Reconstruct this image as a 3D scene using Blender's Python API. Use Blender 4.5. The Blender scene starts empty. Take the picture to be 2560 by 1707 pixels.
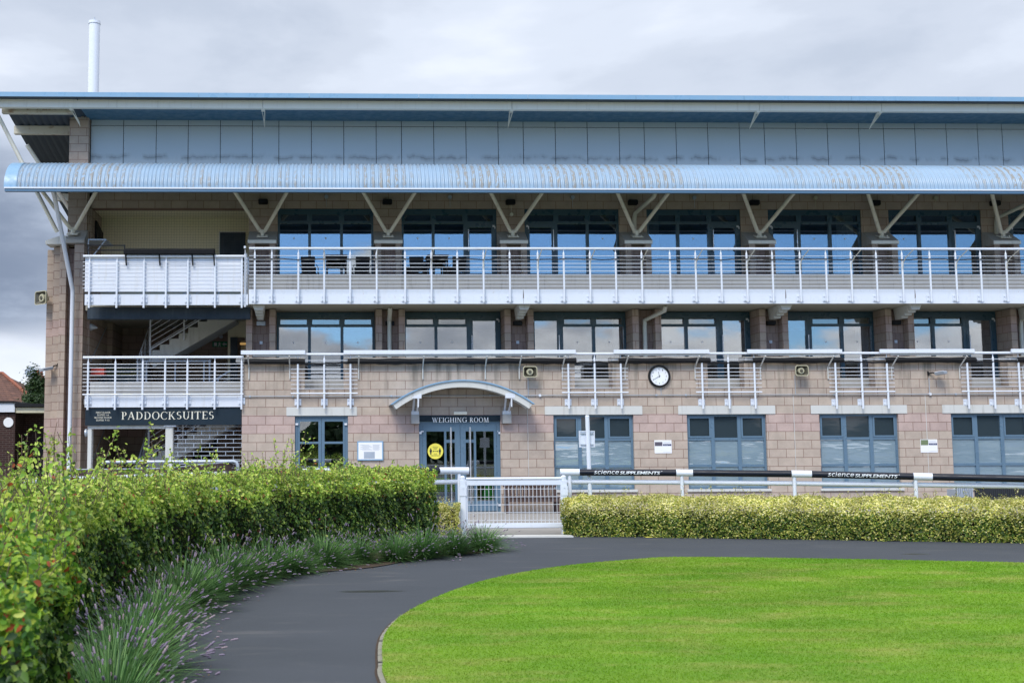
import bpy, bmesh, math, random
import numpy as np
from mathutils import Vector, Matrix, noise
random.seed(7); RNG = np.random.default_rng(7)
C = bpy.context.scene.collection
SC = bpy.context.scene
R = math.radians
# ------------------------------------------------------------------ camera
EYE = 1.65
FPX, PX, PY = 2850.0, 922.2, 853.0
cr = Vector((0.99949526, -0.03141465, -0.00472671)); cu = Vector((0.00178792, -0.09292584, 0.99567143)); cf = Vector((0.03171791, 0.99517732, 0.09282277))
cam_d = bpy.data.cameras.new('camera'); cam = bpy.data.objects.new('camera', cam_d); C.objects.link(cam)
cam.matrix_world = Matrix(((cr.x, cu.x, -cf.x, 0), (cr.y, cu.y, -cf.y, 0), (cr.z, cu.z, -cf.z, EYE), (0, 0, 0, 1)))
cam_d.sensor_width = 36; cam_d.lens = FPX / 2560 * 36; cam_d.shift_x = (1280 - PX) / 2560
cam_d.clip_start = 0.1; cam_d.clip_end = 3000
cam_d.dof.use_dof = True; cam_d.dof.focus_distance = 24; cam_d.dof.aperture_fstop = 5.6
SC.camera = cam
SC.view_settings.view_transform = 'Standard'; SC.view_settings.look = 'None'
SC.view_settings.exposure = 0.8; SC.view_settings.gamma = 1

def ray(x, y): return cf + cr * ((x - PX) / FPX) - cu * ((y - PY) / FPX)
def at(x, y, Y):                       # the point of the plane at depth Y seen at a pixel of the photograph
    d = ray(x, y); p = d * (Y / d.y); return Vector((p.x, Y, p.z + EYE))
def ax(x, y, Y): return at(x, y, Y).x
def az(x, y, Y): return at(x, y, Y).z
def gnd(x, y, z=0.0):
    d = ray(x, y); t = (z - EYE) / d.z; return Vector((d.x * t, d.y * t, z))

# ------------------------------------------------------------------ sun and sky
SUN_EL, SUN_AZ = R(48), R(205)         # azimuth clockwise from +Y (north): behind the camera, to the left
sd = bpy.data.lights.new('sun', 'SUN'); sun = bpy.data.objects.new('sun', sd); C.objects.link(sun)
sd.energy = 1.7; sd.angle = R(24); sd.color = (1.0, 0.95, 0.86)
sv = Vector((math.sin(SUN_AZ) * math.cos(SUN_EL), math.cos(SUN_AZ) * math.cos(SUN_EL), math.sin(SUN_EL)))
sun.rotation_euler = (-sv).to_track_quat('-Z', 'Y').to_euler()

W = bpy.data.worlds.new("World"); SC.world = W; W.use_nodes = True
nt = W.node_tree; nt.nodes.clear()
def N(t, **k):
    n = nt.nodes.new(t)
    for a, b in k.items(): setattr(n, a, b)
    return n
def L(a, b): nt.links.new(a, b)
def ramp(fac, stops, interp='EASE'):
    r = N('ShaderNodeValToRGB'); r.color_ramp.interpolation = interp
    e = r.color_ramp.elements
    while len(e) < len(stops): e.new(0.5)
    for i, (p, c) in enumerate(stops):
        e[i].position = p; e[i].color = (c if isinstance(c, tuple) else (c, c, c)) + (1,)
    L(fac, r.inputs[0]); return r.outputs[0]
def math_(op, a, b=None, c=None):
    m = N('ShaderNodeMath', operation=op)
    for i, v in enumerate((a, b, c)):
        if v is None: continue
        if isinstance(v, (int, float)): m.inputs[i].default_value = v
        else: L(v, m.inputs[i])
    return m.outputs[0]
def mixc(fac, a, b, mode='MIX'):
    m = N('ShaderNodeMix', data_type='RGBA', blend_type=mode)
    for i, v in ((0, fac), (6, a), (7, b)):
        if isinstance(v, (int, float)): m.inputs[i].default_value = v
        elif isinstance(v, tuple): m.inputs[i].default_value = v + (1,)
        else: L(v, m.inputs[i])
    return m.outputs[2]
sky = N('ShaderNodeTexSky', sky_type='NISHITA', sun_disc=False, sun_elevation=SUN_EL, sun_rotation=SUN_AZ)
tc = N('ShaderNodeTexCoord')
def wnoise(scale, zs, detail=6, off=(0, 0, 0), rough=0.55, dist=0.0):
    mp = N('ShaderNodeMapping'); mp.inputs['Scale'].default_value = (scale, scale, scale * zs); mp.inputs['Location'].default_value = off
    L(tc.outputs['Generated'], mp.inputs[0]); n = N('ShaderNodeTexNoise'); n.inputs['Scale'].default_value = 1
    n.inputs['Detail'].default_value = detail; n.inputs['Roughness'].default_value = rough; n.inputs['Distortion'].default_value = dist
    L(mp.outputs[0], n.inputs[0]); return n.outputs[0]
sep = N('ShaderNodeSeparateXYZ'); L(tc.outputs['Generated'], sep.inputs[0])
n1 = wnoise(3.2, 2.8, 8, (3.1, 1.7, 0.4), 0.53, 0.15); n2 = wnoise(7.0, 2.6, 6, (1, 5, 2))
cloud = ramp(n1, [(0.34, (5.2, 5.75, 6.8)), (0.46, (6.1, 6.6, 7.6)), (0.54, (6.9, 7.4, 8.4)), (0.66, (8.0, 8.4, 9.3))])
# a darker bank low in the north-west, with a bright gap beneath it at the horizon
dxm = math_('ABSOLUTE', math_('ADD', sep.outputs[0], 0.42)); 
dark = math_('MULTIPLY', ramp(dxm, [(0.0, 1.0), (0.13, 0.95), (0.33, 0.0)]), ramp(math_('ADD', sep.outputs[2], math_('MULTIPLY', n2, 0.05)), [(0.10, 0.0), (0.135, 1.0), (0.23, 0.9), (0.37, 0.0)]))
front = ramp(sep.outputs[1], [(0.2, 0.0), (0.6, 1.0)])
dark = math_('MULTIPLY', dark, front)
darkc = ramp(n2, [(0.35, (1.5, 2.0, 3.0)), (0.65, (4.2, 4.9, 6.2))])
cl = mixc(math_('MULTIPLY', dark, 0.9), cloud, darkc)
low = ramp(sep.outputs[2], [(0.0, 1.0), (0.05, 0.75), (0.10, 0.0)])
cl = mixc(math_('MULTIPLY', low, math_('MULTIPLY', front, 0.9)), cl, (9.3, 9.6, 10.2))
# to the south (behind the camera) the cloud opens on blue sky, with banks of cumulus near the horizon
back = ramp(sep.outputs[1], [(0.0, 1.0), (0.001, 1.0)])
back = ramp(math_('MULTIPLY', sep.outputs[1], -1.0), [(0.1, 0.0), (0.35, 1.0)])
n3 = wnoise(6.5, 2.4, 8, (7.3, 2.2, 4.5), 0.55, 0.4)
open_ = ramp(math_('ADD', math_('MULTIPLY', sep.outputs[2], 3.2), math_('MULTIPLY', math_('SUBTRACT', 0.5, n3), 1.6)), [(0.30, 0.0), (0.46, 1.0)])
top = ramp(sep.outputs[2], [(0.42, 1.0), (0.62, 0.0)])
openf = math_('MULTIPLY', math_('MULTIPLY', open_, back), top)
scl = N('ShaderNodeVectorMath', operation='MULTIPLY'); L(sky.outputs[0], scl.inputs[0]); scl.inputs[1].default_value = (0.55, 0.85, 1.25)
bankc = ramp(n2, [(0.35, (3.6, 3.9, 4.5)), (0.6, (7.2, 7.3, 7.6))])
cl2 = mixc(math_('MULTIPLY', back, ramp(sep.outputs[2], [(0.2, 1.0), (0.5, 0.0)])), cl, bankc)
fin = mixc(1.0, mixc(openf, cl2, scl.outputs[0]), mixc(front, (1.08, 1.03, 0.97), (0.635, 0.65, 0.665)), 'MULTIPLY')
bg = N('ShaderNodeBackground'); bg.inputs[1].default_value = 0.1; L(fin, bg.inputs[0])
wo = N('ShaderNodeOutputWorld'); L(bg.outputs[0], wo.inputs[0])

# ------------------------------------------------------------------ materials
MATS = {}
def newmat(name, rough=0.6, spec=0.5, metal=0.0):
    global nt
    m = bpy.data.materials.new(name); m.use_nodes = True; nt = m.node_tree; nt.nodes.clear()
    b = N('ShaderNodeBsdfPrincipled'); o = N('ShaderNodeOutputMaterial'); L(b.outputs[0], o.inputs[0])
    b.inputs['Roughness'].default_value = rough; b.inputs['Specular IOR Level'].default_value = spec; b.inputs['Metallic'].default_value = metal
    MATS[name] = m; return m, b, o
def objc(scale=(1, 1, 1)):
    g = N('ShaderNodeNewGeometry'); mp = N('ShaderNodeMapping'); mp.inputs['Scale'].default_value = scale
    L(g.outputs['Position'], mp.inputs[0]); return mp.outputs[0]
def noi(scale=(1, 1, 1), detail=4, rough=0.55):
    n = N('ShaderNodeTexNoise'); n.inputs['Scale'].default_value = 1; n.inputs['Detail'].default_value = detail; n.inputs['Roughness'].default_value = rough
    L(objc(scale), n.inputs[0]); return n.outputs[0]
def bump(b, h, strength=0.3, dist=0.01):
    bp = N('ShaderNodeBump'); bp.inputs['Strength'].default_value = strength; bp.inputs['Distance'].default_value = dist
    L(h, bp.inputs['Height']); L(bp.outputs[0], b.inputs['Normal'])
def paint(name, col, var=0.12, rough=0.45, dirt=None, dirtamt=0.5, spec=0.5, metal=0.0, streak=True):
    m, b, o = newmat(name, rough, spec, metal)
    n = noi((1.3, 1.3, 0.9), 5)
    c = mixc(n, tuple(v * (1 - var) for v in col), tuple(min(1, v * (1 + var)) for v in col))
    if dirt:
        s = noi((9, 9, 0.8) if streak else (4, 4, 4), 6, 0.65); f = ramp(s, [(0.52, 0.0), (0.72, dirtamt)])
        c = mixc(f, c, dirt)
    L(c, b.inputs['Base Color'])
    if name.startswith('white_p'): c = mixc(ramp(noi((11, 11, 7), 5, 0.75), [(0.66, 0.0), (0.72, 0.75)]), c, (0.36, 0.20, 0.09)); L(c, b.inputs['Base Color'])
    fine = noi((60, 60, 60), 3); bump(b, fine, 0.08, 0.003)
    rr = ramp(noi((5, 5, 5), 4), [(0.3, max(0, rough - 0.12)), (0.7, min(1, rough + 0.15))]); L(rr, b.inputs['Roughness'])
    return m
WHITE = paint('white_paint', (0.64, 0.68, 0.76), 0.03, 0.4, (0.50, 0.49, 0.45), 0.35)
WHITER = paint('white_plastic', (0.67, 0.72, 0.81), 0.02, 0.35, (0.6, 0.6, 0.56), 0.18)
CREAM = paint('cream_steel', (0.72, 0.70, 0.62), 0.06, 0.5, (0.33, 0.27, 0.2), 0.4)
BEAM = paint('pale_eaves_beam', (0.78, 0.77, 0.71), 0.04, 0.5, (0.5, 0.48, 0.42), 0.3)
CREAMR = paint('rusty_cream_steel', (0.56, 0.54, 0.47), 0.08, 0.6, (0.24, 0.11, 0.05), 0.8, streak=False)
PALECON = paint('pale_concrete', (0.55, 0.56, 0.55), 0.07, 0.85, (0.33, 0.33, 0.31), 0.5)
CONC = paint('weathered_concrete', (0.36, 0.36, 0.36), 0.12, 0.9, (0.2, 0.2, 0.19), 0.6)
CAPCON = paint('cap_concrete', (0.40, 0.38, 0.35), 0.1, 0.9, (0.2, 0.19, 0.17), 0.5)
LBLUE = paint('light_blue_steel', (0.20, 0.36, 0.54), 0.05, 0.35, (0.3, 0.38, 0.45), 0.2)
MBLUE = paint('mid_blue_steel', (0.085, 0.17, 0.28), 0.06, 0.4)
SOFF = paint('dark_blue_soffit', (0.055, 0.14, 0.22), 0.06, 0.5)
NAVY = paint('navy_sign_board', (0.010, 0.022, 0.035), 0.15, 0.55, spec=0.25)
DBLUE = paint('dark_blue_beam', (0.014, 0.028, 0.045), 0.15, 0.6, (0.06, 0.07, 0.09), 0.5)
FRAME = paint('slate_blue_frame', (0.10, 0.17, 0.245), 0.05, 0.35)
FRAMED = paint('teal_window_frame', (0.035, 0.08, 0.115), 0.06, 0.35)
BLACK = paint('black_plastic', (0.010, 0.011, 0.014), 0.2, 0.6, spec=0.25)
SLEEVE = paint('black_rail_sleeve', (0.006, 0.009, 0.02), 0.2, 0.4, spec=0.35)
STEEL = paint('brushed_steel', (0.62, 0.63, 0.66), 0.04, 0.3, metal=0.8)
GALV = paint('galvanised_steel', (0.42, 0.47, 0.54), 0.1, 0.45, metal=0.4)
CREAMW = paint('cream_plaster', (0.72, 0.67, 0.50), 0.05, 0.9, (0.55, 0.5, 0.38), 0.3)
SOFFIT = paint('balcony_soffit', (0.42, 0.40, 0.33), 0.05, 0.8)
DARKIN = paint('dark_room', (0.05, 0.055, 0.06), 0.15, 0.9)
GREYIN = paint('grey_room', (0.16, 0.16, 0.16), 0.15, 0.9)
RED = paint('red_panel', (0.45, 0.05, 0.03), 0.05, 0.5)
YEL = paint('yellow_nosing', (0.30, 0.24, 0.02), 0.1, 0.7)
TREAD = paint('blue_grey_treads', (0.10, 0.13, 0.15), 0.1, 0.8)
HORN = paint('horn_beige', (0.42, 0.40, 0.28), 0.06, 0.5)
HORND = paint('horn_inside', (0.08, 0.075, 0.055), 0.1, 0.6)
STICK = paint('yellow_sticker', (0.85, 0.75, 0.10), 0.02, 0.5)
LETTER = paint('letter_cream', (0.72, 0.70, 0.60), 0.03, 0.5)
LETTERW = paint('letter_white', (0.75, 0.80, 0.86), 0.02, 0.4)
BROWNW = paint('dark_brown_timber', (0.07, 0.042, 0.036), 0.25, 0.7)
GREENP = paint('green_plastic', (0.02, 0.42, 0.06), 0.1, 0.5)
PAPER = paint('paper', (0.78, 0.79, 0.82), 0.02, 0.6)
PHOTOD = paint('poster_photo', (0.10, 0.09, 0.12), 0.9, 0.5)
PHOTOG = paint('poster_photo_green', (0.15, 0.2, 0.1), 0.9, 0.5)
PBLUE = paint('poster_navy_bar', (0.02, 0.03, 0.12), 0.05, 0.5)
CURT = paint('white_curtain', (0.6, 0.62, 0.62), 0.06, 0.9)
GREENS = paint('exit_green', (0.02, 0.28, 0.14), 0.03, 0.5)
FLUE = paint('white_flue', (0.74, 0.79, 0.88), 0.01, 0.3)
CLOCKF = paint('clock_face', (0.82, 0.85, 0.9), 0.01, 0.4)
DRKSHUT = paint('dark_slats', (0.02, 0.024, 0.03), 0.1, 0.5)
PVC = paint('white_downpipe', (0.66, 0.70, 0.78), 0.03, 0.4, (0.5, 0.5, 0.48), 0.25)
CREAMP = paint('cream_downpipe', (0.58, 0.58, 0.52), 0.04, 0.45)
KERB = paint('kerb_stone', (0.24, 0.235, 0.20), 0.2, 0.9, (0.16, 0.18, 0.1), 0.6, streak=False)
PAVE = paint('concrete_paving', (0.30, 0.29, 0.28), 0.12, 0.9, (0.2, 0.19, 0.18), 0.5, streak=False)
SOIL = paint('bark_soil', (0.05, 0.032, 0.02), 0.5, 0.95)

def blockmat(name, ca, cb, mortar=(0.22, 0.145, 0.12), bw=0.45, bh=0.225, ms=0.0075, bands=True, dark=1.0, streaks=False):
    m, b, o = newmat(name, 0.9, 0.25)
    g = N('ShaderNodeNewGeometry'); s = N('ShaderNodeSeparateXYZ'); L(g.outputs['Position'], s.inputs[0])
    u = math_('ADD', s.outputs[0], s.outputs[1]); cb_ = N('ShaderNodeCombineXYZ'); L(u, cb_.inputs[0]); L(s.outputs[2], cb_.inputs[1])
    br = N('ShaderNodeTexBrick'); br.offset = 0.5; L(cb_.outputs[0], br.inputs[0])
    br.inputs['Scale'].default_value = 1; br.inputs['Brick Width'].default_value = bw; br.inputs['Row Height'].default_value = bh
    br.inputs['Mortar Size'].default_value = ms; br.inputs['Mortar Smooth'].default_value = 0.15; br.inputs['Bias'].default_value = 0
    br.inputs['Color1'].default_value = tuple(v * dark for v in ca) + (1,); br.inputs['Color2'].default_value = tuple(v * dark for v in cb) + (1,)
    br.inputs['Mortar'].default_value = tuple(v * dark for v in mortar) + (1,)
    c = br.outputs[0]
    if bands:       # two courses of pinker block run round the building every storey
        band = ramp(math_('MULTIPLY', s.outputs[2], 0.1), [(0.0, 0.0), (0.2025, 1.0), (0.2475, 0.0), (0.47, 0.9), (0.515, 0.0)], 'CONSTANT')
        notm = math_('SUBTRACT', 1.0, br.outputs[1])
        c = mixc(math_('MULTIPLY', band, notm), c, mixc(0.75, c, (1.04, 0.93, 1.03), 'MULTIPLY'))
    n = noi((3, 3, 3), 8, 0.7); c = mixc(0.8, c, ramp(n, [(0.25, (0.82, 0.82, 0.81)), (0.75, (1.1, 1.09, 1.08))]), 'MULTIPLY')
    n2_ = noi((140, 140, 140), 2, 0.8); c = mixc(0.6, c, ramp(n2_, [(0.3, 0.8), (0.7, 1.16)]), 'MULTIPLY')
    if streaks:
        st = noi((4.5, 4.5, 0.35), 5, 0.6); zf = ramp(math_('MULTIPLY', s.outputs[2], 0.2), [(0.5, 0.0), (0.78, 1.0)])
        c = mixc(math_('MULTIPLY', ramp(st, [(0.46, 0.0), (0.68, 0.75)]), zf), c, (0.13, 0.12, 0.10))
    L(c, b.inputs['Base Color'])
    h = math_('ADD', math_('MULTIPLY', br.outputs[1], -1.0), math_('MULTIPLY', noi((90, 90, 90), 3), 0.25)); bump(b, h, 0.5, 0.006)
    return m
BLOCK = blockmat('sandstone_blockwork', (0.465, 0.392, 0.335), (0.43, 0.36, 0.31), streaks=True)
BLOCKP = blockmat('tan_pier_blockwork', (0.43, 0.35, 0.29), (0.37, 0.30, 0.255), bands=True)
BLOCKT = blockmat('stack_bond_blockwork', (0.36, 0.27, 0.24), (0.28, 0.21, 0.19), bw=0.155, bands=False)
BRICK = blockmat('dark_red_brick', (0.055, 0.027, 0.025), (0.042, 0.022, 0.021), (0.12, 0.10, 0.09), 0.225, 0.075, 0.006, False)
BRICKR = blockmat('orange_brick', (0.30, 0.10, 0.06), (0.24, 0.08, 0.05), (0.2, 0.15, 0.12), 0.225, 0.075, 0.006, False)
TILE = blockmat('brown_roof_tiles', (0.16, 0.085, 0.065), (0.11, 0.062, 0.052), (0.05, 0.03, 0.025), 0.3, 0.13, 0.012, False)

def cladmat():
    m, b, o = newmat('blue_grey_cladding', 0.42, 0.5)
    n = noi((0.7, 0.7, 1.5), 5); c = mixc(n, (0.35, 0.42, 0.465), (0.40, 0.465, 0.505))
    # tide marks of old water along the foot of every panel, wandering up and down
    g = N('ShaderNodeNewGeometry'); s = N('ShaderNodeSeparateXYZ'); L(g.outputs['Position'], s.inputs[0])
    w = math_('ADD', s.outputs[2], math_('MULTIPLY', noi((2.2, 2.2, 0.3), 4), -0.35))
    d = math_('ABSOLUTE', math_('SUBTRACT', w, az(1300, 396, 31.6) - 0.17)); f = math_('MULTIPLY', ramp(d, [(0.0, 1.0), (0.035, 0.5), (0.12, 0.0)]), ramp(noi((1.9, 1.9, 0.6), 4), [(0.40, 0.0), (0.58, 1.0)]))
    c = mixc(f, c, (0.20, 0.23, 0.245)); L(c, b.inputs['Base Color']); return m
CLAD = cladmat()
def corrmat():
    m, b, o = newmat('corrugated_blue_sheet', 0.32, 0.6)
    n = noi((0.8, 0.8, 0.8), 4); c = mixc(n, (0.22, 0.345, 0.49), (0.31, 0.43, 0.57))
    g = N('ShaderNodeNewGeometry'); s = N('ShaderNodeSeparateXYZ'); L(g.outputs['Position'], s.inputs[0])
    a = noi((0.55, 0.2, 0.2), 3); patch = ramp(a, [(0.36, 0.1), (0.55, 1.0)])
    lich = ramp(noi((26, 9, 9), 5, 0.7), [(0.42, 0.0), (0.53, 1.0)])
    rib = math_('SINE', math_('MULTIPLY', s.outputs[0], 2 * math.pi / 0.2)); ribf = ramp(math_('MULTIPLY_ADD', rib, 0.5, 0.5), [(0.35, 0.15), (0.8, 1.0)])
    c = mixc(math_('MULTIPLY', math_('MULTIPLY', patch, lich), ribf), c, (0.24, 0.235, 0.22))
    spk = ramp(noi((40, 30, 30), 3, 0.8), [(0.66, 0.0), (0.72, 0.6)]); c = mixc(spk, c, (0.3, 0.29, 0.27))
    L(c, b.inputs['Base Color']); return m
CORR = corrmat()
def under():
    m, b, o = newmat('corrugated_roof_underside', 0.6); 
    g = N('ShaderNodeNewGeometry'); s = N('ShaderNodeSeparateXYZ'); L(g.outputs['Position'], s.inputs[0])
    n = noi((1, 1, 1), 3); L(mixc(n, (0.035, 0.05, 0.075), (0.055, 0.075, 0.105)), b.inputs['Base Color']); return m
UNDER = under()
def glassmat(name, refl, tint, rough=0.01, trans=(0.75, 0.8, 0.85), wav=0.35):
    m, b, o = newmat(name)
    nt.nodes.remove(b)
    gl = N('ShaderNodeBsdfGlossy'); gl.inputs['Roughness'].default_value = rough; gl.inputs['Color'].default_value = tint + (1,)
    tr = N('ShaderNodeBsdfTransparent'); tr.inputs[0].default_value = trans + (1,)
    mx = N('ShaderNodeMixShader'); mx.inputs[0].default_value = refl; L(tr.outputs[0], mx.inputs[1]); L(gl.outputs[0], mx.inputs[2]); L(mx.outputs[0], o.inputs[0])
    bp = N('ShaderNodeBump'); bp.inputs['Strength'].default_value = wav; bp.inputs['Distance'].default_value = 0.004
    L(noi((0.9, 0.9, 0.7), 2, 0.4), bp.inputs['Height']); L(bp.outputs[0], gl.inputs['Normal'])
    return m
GLASS2 = glassmat('reflective_glass', 0.25, (0.78, 0.90, 1.0))
GLASS1 = glassmat('clear_window_glass', 0.29, (0.9, 0.95, 1.0))
GLASSG = glassmat('door_glass', 0.2, (0.9, 0.95, 1.0), trans=(0.75, 0.8, 0.8))
def frost():
    m, b, o = newmat('frosted_glass', 0.25, 0.6)
    L(mixc(noi((0.8, 0.8, 3.5), 4), (0.17, 0.26, 0.33), (0.27, 0.36, 0.43)), b.inputs['Base Color']); 
    gl = N('ShaderNodeBsdfGlossy'); gl.inputs['Roughness'].default_value = 0.06; gl.inputs[0].default_value = (0.9, 0.95, 1, 1); mx = N('ShaderNodeMixShader'); mx.inputs[0].default_value = 0.22; L(b.outputs[0], mx.inputs[1]); L(gl.outputs[0], mx.inputs[2]); L(mx.outputs[0], o.inputs[0])
    bp = N('ShaderNodeBump'); bp.inputs['Strength'].default_value = 1.0; bp.inputs['Distance'].default_value = 0.02; L(noi((0.5, 0.5, 2.6), 3, 0.5), bp.inputs['Height']); L(bp.outputs[0], gl.inputs['Normal']); return m
FROST = frost()
def tinted():
    m, b, o = newmat('dark_tinted_glass', 0.05, 0.6)
    b.inputs['Base Color'].default_value = (0.032, 0.048, 0.06, 1); bp = N('ShaderNodeBump'); bp.inputs['Strength'].default_value = 0.5; bp.inputs['Distance'].default_value = 0.004
    L(noi((0.9, 0.9, 2.4), 3, 0.5), bp.inputs['Height']); L(bp.outputs[0], b.inputs['Normal']); return m
DGLASS = tinted()
def leafmat(name, stops, rough=0.45, trans=0.35):
    m, b, o = newmat(name, rough, 0.4)
    g = N('ShaderNodeNewGeometry'); c = ramp(g.outputs['Random Per Island'], stops, 'LINEAR')
    c = mixc(0.7, c, ramp(noi((2.2, 2.2, 2.2), 3), [(0.3, 0.75), (0.7, 1.35)]), 'MULTIPLY')
    L(c, b.inputs['Base Color'])
    t = N('ShaderNodeBsdfTranslucent'); L(c, t.inputs[0]); mx = N('ShaderNodeMixShader'); mx.inputs[0].default_value = trans
    L(b.outputs[0], mx.inputs[1]); L(t.outputs[0], mx.inputs[2]); L(mx.outputs[0], o.inputs[0]); return m
LF_DARK = leafmat('beech_leaf_dark', [(0.0, (0.02, 0.055, 0.014)), (0.45, (0.045, 0.105, 0.022)), (0.75, (0.12, 0.23, 0.035)), (0.93, (0.32, 0.43, 0.08)), (0.985, (0.28, 0.36, 0.08)), (0.99, (0.22, 0.06, 0.03))])
LF_LIME = leafmat('beech_leaf_lime', [(0.0, (0.08, 0.17, 0.03)), (0.25, (0.24, 0.40, 0.05)), (0.75, (0.46, 0.58, 0.09)), (0.97, (0.66, 0.70, 0.20)), (0.985, (0.36, 0.10, 0.04))])
LF_NEAR = leafmat('near_leaf_lime', [(0.0, (0.04, 0.12, 0.03)), (0.35, (0.16, 0.34, 0.03)), (0.8, (0.34, 0.50, 0.045)), (0.955, (0.50, 0.56, 0.08)), (0.965, (0.42, 0.09, 0.03))])
LF_VAR = leafmat('variegated_leaf', [(0.0, (0.08, 0.15, 0.02)), (0.15, (0.28, 0.34, 0.04)), (0.38, (0.52, 0.51, 0.10)), (0.7, (0.80, 0.75, 0.27)), (1.0, (0.86, 0.83, 0.50))])
LF_VARG = leafmat('variegated_leaf_green', [(0.0, (0.02, 0.06, 0.012)), (0.35, (0.07, 0.15, 0.018)), (0.7, (0.26, 0.31, 0.035)), (1.0, (0.62, 0.58, 0.16))])
LF_LAV = leafmat('lavender_leaf', [(0.0, (0.04, 0.10, 0.04)), (0.5, (0.08, 0.19, 0.05)), (1.0, (0.15, 0.27, 0.08))], 0.6, 0.2)
FLOW = leafmat('lavender_flower', [(0.0, (0.15, 0.125, 0.185)), (0.5, (0.25, 0.21, 0.30)), (1.0, (0.29, 0.23, 0.25))], 0.8, 0.15)
LF_TREE = leafmat('tree_leaf', [(0.0, (0.02, 0.045, 0.02)), (1.0, (0.06, 0.11, 0.035))])
BROWNL = leafmat('dry_leaf', [(0.0, (0.12, 0.05, 0.03)), (0.6, (0.22, 0.12, 0.05)), (1.0, (0.3, 0.22, 0.12))])
BARK = paint('bark', (0.10, 0.07, 0.05), 0.3, 0.9)
CORE = paint('hedge_core', (0.02, 0.022, 0.012), 0.5, 0.95)  # near-black fill of the added core inside each hedge
def lawnmat(name, blade=False):
    m, b, o = newmat(name, 0.6, 0.25)
    a = noi((0.5, 0.9, 1), 6, 0.6); c = mixc(ramp(a, [(0.35, 0.0), (0.65, 1.0)]), (0.138, 0.30, 0.014), (0.20, 0.365, 0.022))
    d = noi((0.8, 1.9, 1), 7, 0.65); c = mixc(ramp(d, [(0.44, 0.0), (0.76, 0.75)]), c, (0.38, 0.37, 0.11))
    d2 = noi((0.35, 0.5, 1), 3); c = mixc(0.7, c, ramp(d2, [(0.3, 0.85), (0.7, 1.12)]), 'MULTIPLY')
    if blade:
        g = N('ShaderNodeNewGeometry'); c = mixc(0.8, c, ramp(g.outputs['Random Per Island'], [(0.0, 0.92), (0.9, 1.1), (0.98, 1.25)], 'LINEAR'), 'MULTIPLY')
        L(c, b.inputs['Base Color']); t = N('ShaderNodeBsdfTranslucent'); L(c, t.inputs[0]); mx = N('ShaderNodeMixShader'); mx.inputs[0].default_value = 0.4
        L(b.outputs[0], mx.inputs[1]); L(t.outputs[0], mx.inputs[2]); L(mx.outputs[0], o.inputs[0])
    else:
        f = noi((70, 70, 70), 4, 0.8); c = mixc(0.7, c, ramp(f, [(0.25, 0.75), (0.75, 1.2)]), 'MULTIPLY'); L(c, b.inputs['Base Color']); bump(b, f, 0.8, 0.02)
    return m
LAWN = lawnmat('lawn_turf'); BLADE = lawnmat('lawn_blade', True)
def asph():
    m, b, o = newmat('asphalt', 0.8, 0.4)
    c = mixc(noi((0.5, 0.9, 1), 5, 0.6), (0.035, 0.042, 0.053), (0.062, 0.070, 0.085))
    c = mixc(0.7, c, ramp(noi((120, 120, 120), 4, 0.9), [(0.3, 0.45), (0.6, 1.35), (0.72, 2.4)]), 'MULTIPLY')
    c = mixc(ramp(noi((0.9, 3.0, 1), 5), [(0.55, 0.0), (0.75, 0.5)]), c, (0.12, 0.12, 0.125))
    g = N('ShaderNodeNewGeometry')
    def wet(cx, cy, rx, ry):
        mp = N('ShaderNodeMapping'); mp.inputs['Location'].default_value = (-cx / rx, -cy / ry, 0); mp.inputs['Scale'].default_value = (1 / rx, 1 / ry, 0)
        nn = N('ShaderNodeVectorMath', operation='LENGTH'); L(g.outputs['Position'], mp.inputs[0]); L(mp.outputs[0], nn.inputs[0])
        return ramp(math_('ADD', nn.outputs['Value'], math_('MULTIPLY', noi((2.5, 2.5, 1), 4), 0.5)), [(0.75, 1.0), (1.1, 0.0)])
    p1 = gnd(930, 1477); p2 = gnd(2290, 1384)
    w = math_('MAXIMUM', wet(p1.x, p1.y, 0.62, 0.16), wet(p2.x, p2.y, 0.35, 0.12))
    c = mixc(math_('MULTIPLY', w, 0.85), c, (0.02, 0.02, 0.018)); L(c, b.inputs['Base Color'])
    L(ramp(w, [(0.0, 0.75), (1.0, 0.35)]), b.inputs['Roughness'])
    bump(b, noi((220, 220, 220), 2), 0.5, 0.004); return m
ASPH = asph()
def warm():
    m, b, o = newmat('lit_lamp'); e = N('ShaderNodeEmission'); e.inputs[0].default_value = (1, 0.6, 0.2, 1); e.inputs[1].default_value = 0.22; L(e.outputs[0], o.inputs[0]); return m
WARM = warm()
def grad_rail():
    return None

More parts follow.
